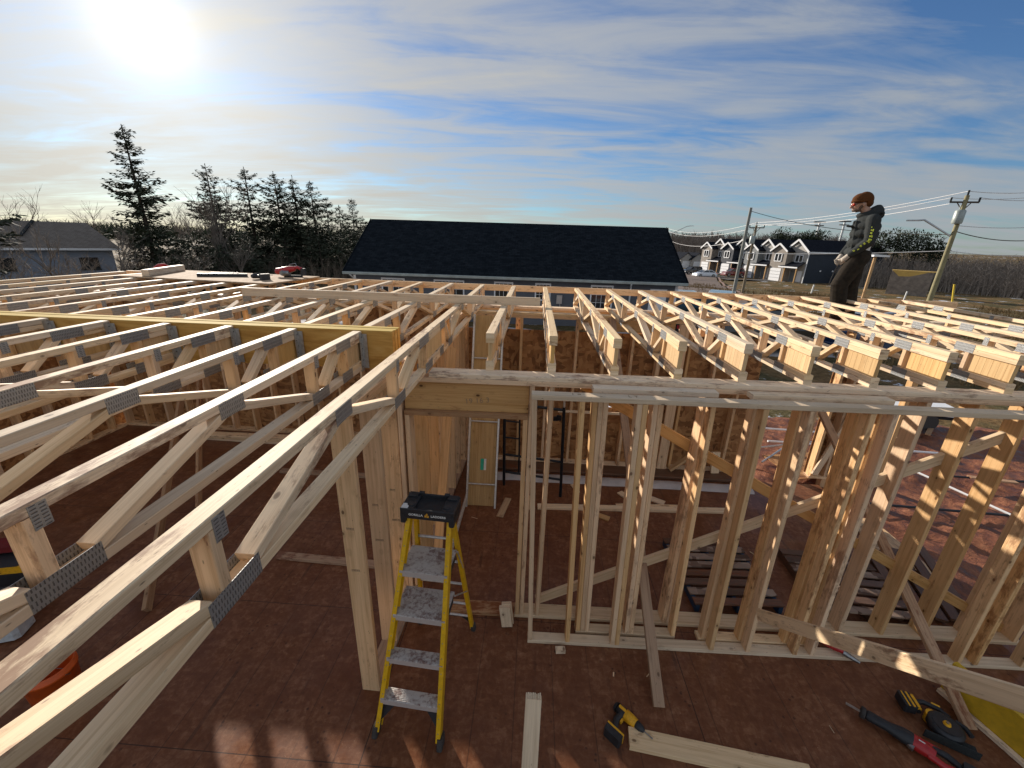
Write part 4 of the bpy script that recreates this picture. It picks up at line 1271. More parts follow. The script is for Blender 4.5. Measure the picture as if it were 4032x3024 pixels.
lv = MB().ell((8.45, 2.95, -.28), (.09, .09, .07), 12, 8).build('crumpled_bag', 'label_w', origin=(8.45, 2.95, -.3))
tag(lv, 'crumpled white plastic lying beside the turquoise offcut', 'litter')
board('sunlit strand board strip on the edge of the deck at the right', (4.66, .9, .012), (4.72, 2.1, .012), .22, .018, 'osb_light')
board('red brown plank over the mud beyond the deck edge', (5.1, 1.0, -.20), (5.3, 2.3, -.34), .28, .03, 'header')
board('orange offcut board near the turquoise plastic', (7.9, 2.3, -.30), (8.1, 2.1, -.30), .08, .03, 'header')
for k in range(7):
    x, y = random.uniform(5.6, 10.5), random.uniform(1.8, 6.5)
    o = MB().beam((0, 0, -.33), (random.uniform(.3, .9), 0, -.33), .09, .03, (0, 1, 0)).build('offcut', 'spf_mud', origin=(0, 0, 0))
    o.location = (x, y, 0); o.rotation_euler[2] = random.random() * 3
    tag(o, 'muddy offcut of lumber trodden into the red mud', 'offcut', 'offcuts lying in the red mud')
for k in range(2):
    pass
osb = MB().prism([(4.9, 3.2, -.28), (6.2, 3.6, -.30), (5.9, 4.3, -.30), (4.7, 4.0, -.28)], (0, 0, .02)).build('strand_board_sheet', 'osb', origin=(5, 3.5, -.3))
tag(osb, 'dirty strand board sheet lying on the mud outside the wide opening', 'sheet')

text_part('FATMAX', .055, 'ink', tb, (.034, -.140, .44), (R(90), 0, .25))
text_part('19 16 3', .06, 'pencil', A, (-.12, -.0287, 2.20), (R(90), R(-6), 0), name='pencil_marks')
text_part('1 =', .05, 'pencil', FR, (.62, -.035, 2.3992), (0, 0, 0), name='pencil_marks')
text_part('L T', .05, 'pencil', FR, (1.02, -.035, 2.3992), (0, 0, 0), name='pencil_marks')
for x_ in (1.985, 2.302, 2.712, 2.862):
    text_part('II', .04, 'pencil', FR, (x_ - .0185, -.01, .95), (R(90), 0, R(-90)), name='pencil_marks')
M['wirem'] = plain('bright_aluminium_wire', (.68, .68, .68), .5, .2, .05)
M['polegrey'] = plain('grey_weathered_pole', (.21, .22, .20), .7, 0, .2, 2)
M['galvg'] = plain('grey_green_painted_can', (.33, .37, .35), .45, .2, .2, 3)
M['skipy'] = plain('sunlit_yellow_panel', (.62, .40, .10), .6, 0, .12, 2)
M['stakey'] = plain('yellow_stake', (.70, .50, .04), .6)
# ------------------------------------------------------------------ surroundings
CAM = V((.2934, -3.0848, 3.4151))
def far_from(p, k):
    p = V(p); return CAM + (p - CAM) * k
# --- neighbour bungalow
nh = thing('bungalow', 'grey bungalow with a broad black shingle roof right behind the building site', 'house', (-.9, 18.4, -.8))
xl, xr, ye, yr, yb_ = -9.45, 7.75, 18.0, 22.1, 26.2
ze, zr = 1.66, 4.30
part('wall', 'side_grey', nh, lambda m: m.prism([(xl + .35, 18.4, -.9), (xr - .3, 18.4, -.9), (xr - .3, 18.4, 1.60), (xl + .35, 18.4, 1.60)], (0, .15, 0)).prism([(xr - .3, 18.55, -.9), (xr - .3, 25.8, -.9), (xr - .3, 25.8, 1.6), (xr - .3, 22.1, 4.0), (xr - .3, 18.55, 1.7)], (-.15, 0, 0)).prism([(xl + .35, 18.55, -.9), (xl + .35, 25.8, -.9), (xl + .35, 25.8, 1.6), (xl + .35, 22.1, 4.0), (xl + .35, 18.55, 1.7)], (.15, 0, 0)))
def roofslab(m, a, b, c, d, th=.12):
    # a,b eave, c,d ridge; uv in metres
    a, b, c, d = map(V, (a, b, c, d))
    L = (b - a).length; Hh = ((d - a)).length
    m.face([a, b, c, d], [(0, 0), (L, 0), (L, Hh), (0, Hh)])
    o = V((0, 0, -th))
    m.face([a + o, d + o, c + o, b + o], None)
    for p_, q_ in ((a, b), (b, c), (c, d), (d, a)):
        m.face([p_ + o, q_ + o, q_, p_], None)
rf = part('roof', 'roof_dark', nh, lambda m: (roofslab(m, (xl, ye, ze), (xr, ye, ze), (xr - .25, yr, zr), (xl + .1, yr, zr)), roofslab(m, (xr, yb_, ze), (xl, yb_, ze), (xl + .1, yr + .002, zr), (xr - .25, yr + .002, zr))))
part('gutter', 'galvg', rf, lambda m: m.bx(xl - .02, xr + .02, ye - .13, ye - .01, ze - .15, ze - .01, ch=.02))
part('fascia', 'roof_dark', rf, lambda m: m.beam((xr + .03, ye, ze - .06), (xr - .22, yr, zr - .06), .04, .2, (1, 0, 0)).beam((xl - .03, ye, ze - .06), (xl + .07, yr, zr - .06), .04, .2, (1, 0, 0)))
part('soffit', 'side_grey', rf, lambda m: m.bx(xl + .1, xr - .1, ye - .01, ye + .38, ze - .16, ze - .13, ch=.002))
for i, x in enumerate((xl + .42, 5.12)):
    part('downspout', 'white_p', nh, lambda m: m.tube([(x - .08, ye - .08, ze - .15), (x, 18.33, ze - .42), (x, 18.33, -.7)], .045, 8))
for (x0, x1, z0, z1) in ((-4.85, -3.4, .15, 1.28), (-1.72, -.88, .25, 1.28), (.38, 1.05, .55, 1.28), (-7.6, -6.5, .2, 1.28), (3.2, 4.2, .1, 1.28)):
    w_ = part('window', 'glass', nh, lambda m: m.bx(x0, x1, 18.385, 18.399, z0, z1, ch=.001))
    def fr(m):
        for a in ((x0 - .07, x1 + .07, z1, z1 + .09), (x0 - .07, x1 + .07, z0 - .07, z0), (x0 - .07, x0, z0, z1), (x1, x1 + .07, z0, z1)):
            m.bx(a[0], a[1], 18.35, 18.397, a[2], a[3], ch=.004)
        for k in range(1, 4): m.bx(x0 + (x1 - x0) * k / 4 - .01, x0 + (x1 - x0) * k / 4 + .01, 18.37, 18.384, z0, z1, ch=.002)
        for k in range(1, 3): m.bx(x0, x1, 18.372, 18.383, z0 + (z1 - z0) * k / 3 - .01, z0 + (z1 - z0) * k / 3 + .01, ch=.002)
    MBf = MB(); fr(MBf); MBf.build('frame', 'white_p', w_)
dr = part('door', 'white_p', nh, lambda m: m.bx(6.11, 6.95, 18.37, 18.395, -.75, 1.27, ch=.004))
MB().rbox((6.82, 18.36, .2), (.03, .03, .05)).build('handle', 'steel', dr)
part('electric_meter', 'galv', nh, lambda m: m.bx(1.43, 1.72, 18.28, 18.395, .37, .80, ch=.01).tube([(1.58, 18.27, .60), (1.58, 18.24, .60)], .09, 14).bx(1.60, 1.64, 18.33, 18.37, -.3, .37, ch=.004))
part('corner_trim', 'white_p', nh, lambda m: m.bx(xr - .42, xr - .29, 18.38, 18.42, -.8, 1.5, ch=.004).bx(xl + .33, xl + .45, 18.38, 18.42, -.8, 1.5, ch=.004))
# --- snowy lane between
mb = MB(); vs = []; fs = []
for i in range(61):
    for j in range(9):
        x = -12 + i * .5; y = 13.6 + j * .5 + .25 * math.sin(i * .4)
        ed = min(j, 8 - j)
        vs.append((x, y, gz(x, y) + (.08 * min(1, ed) - .06) + .05 * noise.noise(V((x, y, 0)))))
for i in range(60):
    for j in range(8):
        a = i * 9 + j; fs.append([a, a + 9, a + 10, a + 1])
mb.grid(vs, fs, 0, True); tag(mb.build('snow_bank', 'snow'), kind='structure')

# --- left house
lh = thing('left_house', 'old blue grey house with hipped brown roof behind bare saplings at far left', 'house', (-36, 24, -1.0))
u = V((.66, .751, 0)).normalized(); nb = V((-u.y, u.x, 0))
E0 = V((-31.0, 27.8, 0)); LL = 20
def P_(a, b, z): q = E0 - u * a + nb * b; return (q.x, q.y, z)
rl_ = part('roof', 'roof_brown', lh, lambda m: (roofslab(m, P_(LL, 0, 1.85), P_(0, 0, 1.9), P_(1.4, 4.2, 3.66), P_(LL, 4.2, 3.62)), roofslab(m, P_(0, 0, 1.9), P_(0, 8.4, 1.9), P_(1.4, 4.21, 3.66), P_(1.4, 4.19, 3.66)), roofslab(m, P_(0, 8.4, 1.9), P_(LL, 8.4, 1.85), P_(LL, 4.2, 3.62), P_(1.4, 4.2, 3.66))))
part('wall', 'side_blue', lh, lambda m: m.prism([P_(LL, .45, -1.6), P_(.5, .45, -1.6), P_(.5, .45, 1.8), P_(LL, .45, 1.8)], nb * .2).prism([P_(.5, .65, -1.6), P_(.5, 8, -1.6), P_(.5, 8, 1.8), P_(.5, .65, 1.8)], -u * .2))
part('eave_trim', 'white_p', rl_, lambda m: m.beam(P_(0, -.03, 1.83), P_(7, -.03, 1.83), .05, .14, tuple(nb)))
part('ridge_pipe', 'jacket', rl_, lambda m: m.beam(P_(4.9, 1.7, 2.68), P_(4.2, 4.0, 3.68), .16, .10, tuple(u)))
for a in (2.4, 6.5, 11):
    w_ = part('window', 'glass', lh, lambda m: m.prism([P_(a, .40, .45), P_(a - 1.0, .40, .45), P_(a - 1.0, .40, 1.25), P_(a, .40, 1.25)], nb * .045))
    MB().beam(P_(a + .05, .38, .40), P_(a - 1.05, .38, .40), .05, .08, tuple(nb)).build('sill', 'jacket', w_)

# --- trees
def spruce(label, x, y, ztop, rad, seed, dens=1.0, base=.06, mat='needle', group='spruces in the row on the left'):
    rg = random.Random(seed)
    z0 = gz(x, y) - .2
    Hh = ztop - z0
    t = thing('spruce_tree', label, 'tree', (x, y, z0), group)
    lean = rg.uniform(-.02, .02)
    part('trunk', 'bark', t, lambda m: m.tube([(x, y, z0), (x + lean * Hh * .5, y, z0 + Hh * .5), (x + lean * Hh, y, ztop)], [.018 * Hh, .011 * Hh, .015], 8))
    mb = MB()
    z = z0 + base * Hh
    sp_ = .34 / dens
    while z < ztop - .15:
        f = (z - z0) / Hh
        R0 = rad * .95 * (1 - math.exp(-3.7 * (1 - f))) * (.80 + .2 * math.sin(z * 2.1 + seed)) + .10
        if f < .2: R0 *= .8 + f
        nbr = 4 if f > .8 else 5 if f > .5 else 6
        a0 = rg.uniform(0, 6.28)
        for bI in range(nbr):
            a = a0 + 2 * PI * bI / nbr + rg.uniform(-.4, .4)
            rr = R0 * rg.uniform(.5, 1.3)
            zc = z + rg.uniform(-.14, .14)
            dx, dy = math.cos(a), math.sin(a)
            droop = rg.uniform(.12, .38) * (1.2 - f) - 1.1 * max(0, f - .72)
            up_ = rg.uniform(.18, .40)
            cx = x + lean * Hh * f
            ns = max(3, int(rr / .15))
            q = V((cx, y, zc))
            for k in range(ns + 1):
                s_ = (k + .6) / (ns + 1)
                q = V((cx + dx * rr * s_, y + dy * rr * s_, zc - droop * rr * s_ + up_ * rr * s_ ** 2.4))
                wid = (.17 + .075 * rr) * (1.0 - .35 * s_)
                for _ in range(5 if s_ > .2 else 2):
                    d = V((dx, dy, 0)) * rg.uniform(.4, 1.0) + V((-dy, dx, 0)) * rg.uniform(-.9, .9) + V((0, 0, rg.uniform(-.55, .30)))
                    d.normalize()
                    side = d.cross(V((rg.uniform(-.7, .7), rg.uniform(-.7, .7), 1))).normalized()
                    l = wid * rg.uniform(.8, 1.8); w2 = wid * rg.uniform(.2, .42)
                    p0 = q + V((rg.uniform(-.07, .07), rg.uniform(-.07, .07), rg.uniform(-.12, .03)))
                    mb.face([p0 - side * w2 * .5, p0 + d * l * .55 - side * w2, p0 + d * l, p0 + d * l * .5 + side * w2])
            mb.tube([(cx, y, zc), tuple(q)], [.025, .006], 3, cap=False)
        z += sp_ * rg.uniform(.75, 1.25)
    for k in range(40):
        zz = ztop - .02 * k - rg.uniform(0, .1); rr = .03 + .012 * k; a = rg.uniform(0, 6.28)
        p0 = V((x + lean * Hh, y, zz)); e = p0 + V((math.cos(a) * rr, math.sin(a) * rr, .07 - .004 * k)); sd_ = V((-math.sin(a), math.cos(a), 0)) * .03
        mb.face([p0 - sd_, e - sd_ * .5, e + sd_ * .5, p0 + sd_])
    c = mb.build('crown', [mat], t)
    return t
spec = [('tallest ragged spruce standing alone at the left end of the row', -27.0, 26.16, 9.7, 2.35, 1.2),
        ('slim spruce second in the row, with a bare sapling to its left', -28.69, 35.18, 8.84, 2.7, 1.0),
        ('open spruce third from the left in the row', -27.54, 38.45, 9.09, 3.1, .85),
        ('dense spruce in the middle of the row, with a pointed crown', -25.35, 39.84, 8.97, 3.1, 1.15),
        ('spruce just left of a crooked twin at the dense end of the row', -24.09, 40.57, 8.77, 2.4, 1.15),
        ('slightly shorter spruce touching its twin at the dense end of the row', -23.0, 41.94, 8.44, 2.5, 1.15),
        ('small thin spruce, first of the low trio left of the black roof', -26.93, 52.6, 7.67, 2.4, .85),
        ('smallest spruce, middle of the low trio left of the black roof', -26.3, 55.1, 7.11, 2.2, .9),
        ('small spruce, last of the low trio left of the black roof', -24.03, 53.9, 7.8, 2.7, .9),
        ('tiny spruce tip showing just left of the black roof corner', -25.06, 60.0, 6.0, 2.0, .9)]
for i, s in enumerate(spec):
    spruce(s[0], s[1], s[2], s[3], s[4], 40 + i, s[5])
spruce('spruce at the left edge of the view, only its branches reaching in', -27.6, 15.9, 8.8, 2.6, 77, .7, .1)
# lower dark evergreens filling below the row
und = [(-31.0, 40.5, 3.4), (-29.5, 44.0, 3.8), (-27.0, 44.5, 3.3), (-26.0, 49.5, 4.3), (-28.5, 50.5, 4.4), (-23.5, 51.0, 4.3), (-25.5, 41.5, 3.6), (-23.0, 44.5, 3.8), (-20.5, 46.5, 3.9), (-22.5, 55.0, 4.6), (-20.0, 54.0, 4.5), (-26.5, 36.5, 3.0), (-30.5, 35.8, 3.2), (-29.5, 31.5, 2.9), (-27.0, 34.0, 2.6), (-25.5, 30.5, 2.4), (-24.5, 26.0, 2.0), (-28.0, 29.5, 2.8), (-30.0, 33.0, 3.4), (-27.5, 41.5, 4.2), (-24.5, 44.5, 4.3), (-22.8, 48.5, 4.4), (-26.5, 47.0, 4.2), (-30.5, 38.5, 4.0), (-22.5, 30.0, 2.6), (-25.2, 33.5, 2.2), (-24.0, 31.8, 3.3), (-22.8, 35.6, 3.0), (-22.0, 38.2, 3.9), (-20.6, 37.5, 3.1), (-19.2, 39.0, 3.6), (-20.0, 43.0, 4.0), (-18.4, 42.0, 3.0), (-21.5, 46.5, 4.4), (-17.8, 46.2, 3.5), (-19.8, 50.0, 4.2), (-24.0, 28.5, 2.4), (-17.2, 40.6, 2.6), (-16.8, 44.0, 3.2)]
for i, (x, y, zt) in enumerate(und):
    spruce('low bushy evergreen in the dark undergrowth beneath the spruce row', x, y, zt, 2.1, 200 + i, .85, .0, 'needle', 'low evergreens under the spruce row')

def bare_tree(label, x, y, hgt, seed, depth=4, spread=.55, n0=3, group=None, mat='twig', th=1.0):
    rg = random.Random(seed)
    z0 = gz(x, y) - .1
    t = thing('bare_tree', label, 'tree', (x, y, z0), group)
    tr_ = MB(); cr = MB()
    def grow(p, d, L, r, lev):
        q = p
        pts = [p]
        for k in range(3):
            d = (d + V((rg.uniform(-.16, .16), rg.uniform(-.16, .16), rg.uniform(-.02, .14)))).normalized()
            q = q + d * L / 3
            pts.append(q)
        (tr_ if lev == 0 else cr).tube(pts, [r, r * .85, r * .7, r * .55], 5 if lev == 0 else 3, cap=False)
        if lev >= depth: return
        for k in range(rg.choice((2, 3, 3)) + (1 if lev > 0 else n0 - 1)):
            pa = pts[rg.choice((1, 2, 3, 3))]
            nd = (d + V((rg.uniform(-1, 1), rg.uniform(-1, 1), rg.uniform(-.25, .6))) * spread * 1.35).normalized()
            grow(pa, nd, L * rg.uniform(.55, .78), r * .55, lev + 1)
    grow(V((x, y, z0)), V((rg.uniform(-.08, .08), rg.uniform(-.08, .08), 1)), hgt * .42, .016 * hgt * th, 0)
    tr_.build('trunk', 'bark', t); cr.build('crown', mat, t)
    return t
bare_tree('bare sapling between the tallest spruce and the second one', -26.2, 30.2, 7.5, 5, 4, .42)
bare_tree('second thin bare tree leaning between the first two spruces', -26.3, 32.0, 8.2, 6, 4, .42)
bare_tree('bare tree in front of the window of the blue grey house', -27.5, 20.3, 4.6, 7, 4, .5)
bare_tree('bare tree near the right corner of the blue grey house', -26.4, 22.8, 4.7, 8, 4, .5)
bare_tree('bare bush in the dark gap right of the tallest spruce', -21.6, 27.4, 4.0, 9, 4, .6)
for i, (x, y, h_) in enumerate(((-29.0, 18.5, 4.0), (-27.0, 17.2, 3.6), (-24.5, 16.4, 3.4), (-26.0, 19.0, 3.3), (-24.0, 18.2, 3.2), (-24.2, 20.6, 3.0), (-22.0, 21.2, 2.8), (-22.6, 24.4, 3.2), (-31.0, 15.5, 4.0))):
    bare_tree('tangled bare bush among the twiggy growth in front of the blue grey house', x, y, h_, 300 + i, 4, .8, 4, 'bare bushes in front of the left house')
for i, (x, y, h_) in enumerate(((-52, 45, 8), (-46, 44, 7.5), (-58, 44, 9), (-40, 47, 8), (-42.5, 46, 7.6))):
    bare_tree('bare treetop showing over the ridge of the blue grey house', x, y, h_, 500 + i, 4, .6, 3, 'bare treetops over the left house')

# far woods: one continuous belt nobody could count
def woods(label, a0, a1, r0, r1, n, h0, h1, seed, mat, name='far_woods', ztop=None, w=1.6, twigs=9, twr=1.0):
    rg = random.Random(seed); mb = MB()
    for i in range(int(n * 1.15)):
        a = R(rg.uniform(a0, a1)); r_ = rg.uniform(r0, r1)
        x = CAM.x + r_ * math.sin(a); y = CAM.y + r_ * math.cos(a)
        z = gz(x, y) - .3
        hh = rg.uniform(h0, h1) * (1 if ztop is None else (.75 + .25 * math.sin(a * 23) * math.cos(a * 9)))
        ns_ = max(2, twigs // 4)
        ax_ = V((math.cos(a), -math.sin(a), 0)); ba = V((math.sin(a), math.cos(a), 0))
        for k in range(ns_):
            base = V((x, y, z)) + ax_ * rg.uniform(-.5, .5) * w
            lean_ = ax_ * rg.uniform(-.30, .30) + ba * rg.uniform(-.2, .2)
            h_ = hh * rg.uniform(.6, 1.0)
            t_ = .012 * h_ * twr + .012
            mid = base + (lean_ * .35 + V((0, 0, .5))) * h_; top = base + (lean_ + V((0, 0, 1))) * h_
            mb.face([base - ax_ * t_, base + ax_ * t_, mid + ax_ * t_ * .7, mid - ax_ * t_ * .7])
            mb.face([mid - ax_ * t_ * .7, mid + ax_ * t_ * .7, top])
            for q_ in range(4 + twigs // 3):
                f = rg.uniform(.25, .95)
                q = base + (lean_ * f * (.4 + .6 * f) + V((0, 0, f))) * h_
                e = q + (ax_ * rg.uniform(-1, 1) + ba * rg.uniform(-.5, .5) + V((0, 0, rg.uniform(.25, 1.0)))).normalized() * h_ * rg.uniform(.12, .30)
                sd_ = ax_ * t_ * .45
                mb.face([q - sd_, q + sd_, e])
    return tag(mb.build(name, mat), label, 'woods', kind='stuff')
woods('brown leafless wood covering the low hill behind the terraced houses', 8, 34, 190, 300, 2600, 7, 11, 1, 'twig_far', w=4.5, twr=2.2)
woods('dim wooded ridge far away behind the spruces on the left', -60, 8, 220, 330, 2600, 4, 6.5, 2, 'needle2', w=5, twigs=8, twr=4)
woods('grey brown leafless thicket along the back of the field on the right', 34.5, 60, 98, 150, 2600, 3.4, 6.4, 3, 'twig', name='thicket', w=3.4, twigs=12)
woods('tangle of bare brush under the spruces on the left', -45, -14, 40, 78, 1300, 1.6, 3.6, 12, 'dryleaf', name='brush', w=2.4, twigs=12)

def conifer_bush(label, x, y, ztop, rad, seed):
    rg = random.Random(seed); z0 = gz(x, y)
    t = thing('pine_tree', label, 'tree', (x, y, z0), 'dark pines behind the field')
    part('trunk', 'bark', t, lambda m: m.tube([(x, y, z0), (x, y, ztop - .5)], [.2, .06], 6))
    mb = MB()
    lobes = [(x + rg.uniform(-.6, .6) * rad, y + rg.uniform(-.6, .6) * rad, ztop - rg.uniform(.2, .75) * rad * 1.6, rad * rg.uniform(.35, .6)) for _ in range(9)]
    for lx, ly_, lz, lr in lobes:
        for k in range(170):
            d = V((rg.gauss(0, 1), rg.gauss(0, 1), rg.gauss(0, .8))).normalized()
            q = V((lx, ly_, lz)) + d * lr * rg.uniform(.5, 1.05)
            e = (d + V((rg.uniform(-.5, .5), rg.uniform(-.5, .5), rg.uniform(-.2, .7)))).normalized() * rg.uniform(.3, .6)
            sd_ = e.cross(V((rg.uniform(-1, 1), rg.uniform(-1, 1), 1))).normalized() * rg.uniform(.05, .13)
            mb.face([q - sd_, q + e * .5 - sd_, q + e, q + e * .5 + sd_])
    mb.build('crown', 'needle2', t)
for i, (lb, x, y, zt, rd) in enumerate((('pointed dark pine above the roofs of the terraced houses', 57.1, 102.6, 7.5, 3.0), ('round dark pine, left one above the nearest terraced house', 59.6, 101.2, 6.2, 2.8), ('round dark pine, middle one above the nearest terraced house', 61.3, 100.3, 6.9, 2.6), ('round dark pine, right one above the nearest terraced house', 63.6, 99.0, 7.1, 2.6),
        ('dark pine right behind the standing worker', 66.7, 84.5, 7.2, 3.6), ('dark pine second to the right of the worker', 68.5, 83.3, 7.0, 3.2), ('broad dark pine left of the street lamp arm', 70.9, 81.3, 6.8, 3.6), ('lower dark pine below the street lamp arm', 71.8, 79.4, 5.4, 2.6))):
    conifer_bush(lb, x, y, zt, rd, 700 + i)

# dead grass and weeds on the field
rg = random.Random(8); mb = MB()
for i in range(15000):
    a = R(rg.uniform(19, 58)); r_ = 20 + 50 * rg.random() ** .8
    x = CAM.x + r_ * math.sin(a); y = CAM.y + r_ * math.cos(a)
    if noise.noise(V((x * .12, y * .12, 4))) < -.12: continue
    if a < R(31) and r_ < 60 and rg.random() < .75: continue
    z = gz(x, y) + noise.noise(V((x * .13, y * .13, 3))) * .35 * smooth(24, 50, math.hypot(x, y))
    hh = rg.uniform(.15, .55)
    for k in range(3):
        px = V((math.cos(a), -math.sin(a), 0)) * rg.uniform(.012, .03)
        e = V((x, y, z)) + V((rg.uniform(-.2, .2), rg.uniform(-.2, .2), hh * rg.uniform(.6, 1)))
        b_ = V((x + rg.uniform(-.08, .08), y, z - .03))
        mb.face([b_ - px, b_ + px, e + px * .3, e - px * .3])
tag(mb.build('dead_grass', 'straw'), 'tall straw coloured dead grass over the field on the right', 'grass', kind='stuff')

# --- road and drives
def strip(name, pts, w, mat, lift=.05, kind='structure'):
    mb = MB(); vs = []; uvs = []
    P2 = [V((x, y, 0)) for x, y in pts]; fine = []
    for a, b in zip(P2, P2[1:]):
        n = max(1, int((b - a).length / 1.5))
        fine += [a.lerp(b, k / n) for k in range(n)]
    fine.append(P2[-1])
    for i, p_ in enumerate(fine):
        t_ = (fine[min(i + 1, len(fine) - 1)] - fine[max(i - 1, 0)]).normalized(); s_ = V((-t_.y, t_.x, 0)) * w / 2
        for j in range(5):
            q = p_ + s_ * (1 - j / 2)
            zz = gz(q.x, q.y) + noise.noise(V((q.x * .13, q.y * .13, 3))) * .35 * smooth(24, 50, math.hypot(q.x, q.y))
            vs.append((q.x, q.y, zz + lift + .03)); uvs.append((q.x, q.y))
    fs = []
    for i in range(len(fine) - 1):
        for j in range(4):
            a = i * 5 + j; fs.append([a, a + 1, a + 6, a + 5])
    mb.grid(vs, fs, 0, True, uvs)
    return tag(mb.build(name, mat), kind=kind)
strip('road', [(12, 26), (19, 44), (26, 64), (33.0, 84), (35.5, 104), (35, 140)], 6.5, 'road', .10)
strip('kerb', [(15.6, 25), (22.6, 43), (29.4, 62.6), (36.6, 83), (39.2, 104), (38.6, 140)], .35, 'kerb', .14)
U_ = V((-.28, .96, 0)).normalized(); NF = V((-U_.y, U_.x, 0))   # front faces towards the road
if NF.x > 0: NF = -NF
P0 = V((50.7, 79.6, 0)); ZG = -2.8
def T_(k, a, f, z):
    q = P0 + U_ * (7.15 * k + a) + NF * f
    return V((q.x, q.y, z))
tints = [('side_taupe', 'side_light'), ('side_greyw', 'side_light'), ('side_dark', 'side_greyw'), ('side_taupe', 'side_taupe')]
tl = ['nearest terraced house with taupe gables and a long dark side wall', 'second nearest terraced house, grey green, behind the metal utility pole', 'third terraced house along the street, dark grey with a pale gable', 'farthest house of the terrace, taupe, beside the parked red car']
for k in range(4):
    g1, g2 = tints[k]
    t = thing('terraced_house', tl[k], 'house', T_(k, 3, -8, ZG))
    z0, z1 = ZG - .4, 3.0
    W_ = 6.9; D_ = 18
    part('wall', 'side_dark', t, lambda m: m.prism([T_(k, 0, 0, z0), T_(k, 0, -D_, z0), T_(k, 0, -D_, z1), T_(k, 0, 0, z1)], U_ * .2).prism([T_(k, W_, 0, z0), T_(k, W_, -D_, z0), T_(k, W_, -D_, z1), T_(k, W_, 0, z1)], -U_ * .2).prism([T_(k, 0, -D_, z0), T_(k, W_, -D_, z0), T_(k, W_, -D_, z1), T_(k, 0, -D_, z1)], NF * .2))
    part('front_wall', g2, t, lambda m: m.prism([T_(k, 0, .02, z0), T_(k, 4.9, .02, z0), T_(k, 4.9, .02, z1), T_(k, 2.45, .02, 4.95), T_(k, 0, .02, z1)], -NF * .2))
    part('garage_wing', g1, t, lambda m: m.prism([T_(k, 3.3, 1.5, z0), T_(k, W_, 1.5, z0), T_(k, W_, 1.5, z1), T_(k, 5.1, 1.5, 4.15), T_(k, 3.3, 1.5, z1)], -NF * .2).prism([T_(k, 3.3, 1.3, z0), T_(k, 3.3, 0, z0), T_(k, 3.3, 0, z1), T_(k, 3.3, 1.3, z1)], U_ * .2).prism([T_(k, W_, 1.3, z0), T_(k, W_, 0, z0), T_(k, W_, 0, z1), T_(k, W_, 1.3, z1)], -U_ * .2), 'garage bay with its own gable')
    def roofs(m):
        roofslab(m, T_(k, -.3, -D_ - .3, 2.85), T_(k, -.3, .4, 2.85), T_(k, 2.45, .4, 5.05), T_(k, 2.45, -D_ - .3, 5.05), .18)
        roofslab(m, T_(k, W_ + .2, .3, 2.9), T_(k, W_ + .2, -D_ - .3, 2.9), T_(k, 2.46, -D_ - .3, 5.06), T_(k, 2.46, .4, 5.06), .18)
        roofslab(m, T_(k, 3.0, -2, 2.85), T_(k, 3.0, 1.85, 2.85), T_(k, 5.1, 1.85, 4.28), T_(k, 5.1, -2, 4.28), .16)
        roofslab(m, T_(k, W_ + .25, 1.85, 2.85), T_(k, W_ + .25, -2, 2.85), T_(k, 5.11, -2, 4.29), T_(k, 5.11, 1.85, 4.29), .16)
        roofslab(m, T_(k, .0, 1.9, .1), T_(k, 4.3, 1.9, .1), T_(k, 3.6, .02, 1.0), T_(k, .3, .02, 1.0), .14)
    rr_ = part('roof', 'roof_dark2', t, roofs)
    def barge(m):
        for a, b in (((-.3, 2.78), (2.45, 5.0)), ((2.45, 5.0), (4.6, 3.3))):
            m.beam(T_(k, a[0], .45, a[1]), T_(k, b[0], .45, b[1]), .08, .34, tuple(NF))
        for a, b in (((3.0, 2.78), (5.1, 4.2)), ((5.1, 4.2), (W_ + .25, 2.78))):
            m.beam(T_(k, a[0], 1.9, a[1]), T_(k, b[0], 1.9, b[1]), .08, .30, tuple(NF))
        m.beam(T_(k, .0, 1.95, .0), T_(k, 4.3, 1.95, .0), .08, .24, tuple(NF))
        m.beam(T_(k, -.34, .4, 2.78), T_(k, -.34, -D_, 2.78), .08, .22, tuple(U_))
        m.beam(T_(k, -.05, .06, z0), T_(k, -.05, .06, z1), .12, .12, tuple(U_))
    part('trim', 'white_p', rr_, barge)
    gd = part('garage_door', 'white_p', t, lambda m: m.prism([T_(k, 3.9, 1.56, ZG), T_(k, 6.4, 1.56, ZG), T_(k, 6.4, 1.56, -.35), T_(k, 3.9, 1.56, -.35)], -NF * .05))
    for zz in (-.95, -1.55, -2.15):
        MB().beam(T_(k, 3.95, 1.575, zz), T_(k, 6.35, 1.575, zz), .03, .03, tuple(NF)).build('panel_groove', 'jacket', gd)
    for a0_, a1_, f_, za, zb in ((4.35, 5.95, 1.56, .95, 2.35), (1.0, 2.6, .08, .95, 2.25)):
        w_ = part('window', 'glass', t, lambda m: m.prism([T_(k, a0_, f_, za), T_(k, a1_, f_, za), T_(k, a1_, f_, zb), T_(k, a0_, f_, zb)], -NF * .05))
        mb = MB()
        for a, b in (((a0_, za), (a1_, za)), ((a1_, za), (a1_, zb)), ((a1_, zb), (a0_, zb)), ((a0_, zb), (a0_, za)), (((a0_ + a1_) / 2, za), ((a0_ + a1_) / 2, zb))):
            mb.beam(T_(k, a[0], f_ + .03, a[1]), T_(k, b[0], f_ + .03, b[1]), .06, .16, tuple(NF))
        mb.build('frame', 'white_p', w_)
    part('door', 'white_p', t, lambda m: m.prism([T_(k, .5, .08, ZG + .2), T_(k, 1.45, .08, ZG + .2), T_(k, 1.45, .08, -.6), T_(k, .5, .08, -.6)], -NF * .05))
    part('door', 'side_greyw', t, lambda m: m.prism([T_(k, 2.1, .08, ZG + .2), T_(k, 3.0, .08, ZG + .2), T_(k, 3.0, .08, -.6), T_(k, 2.1, .08, -.6)], -NF * .05))
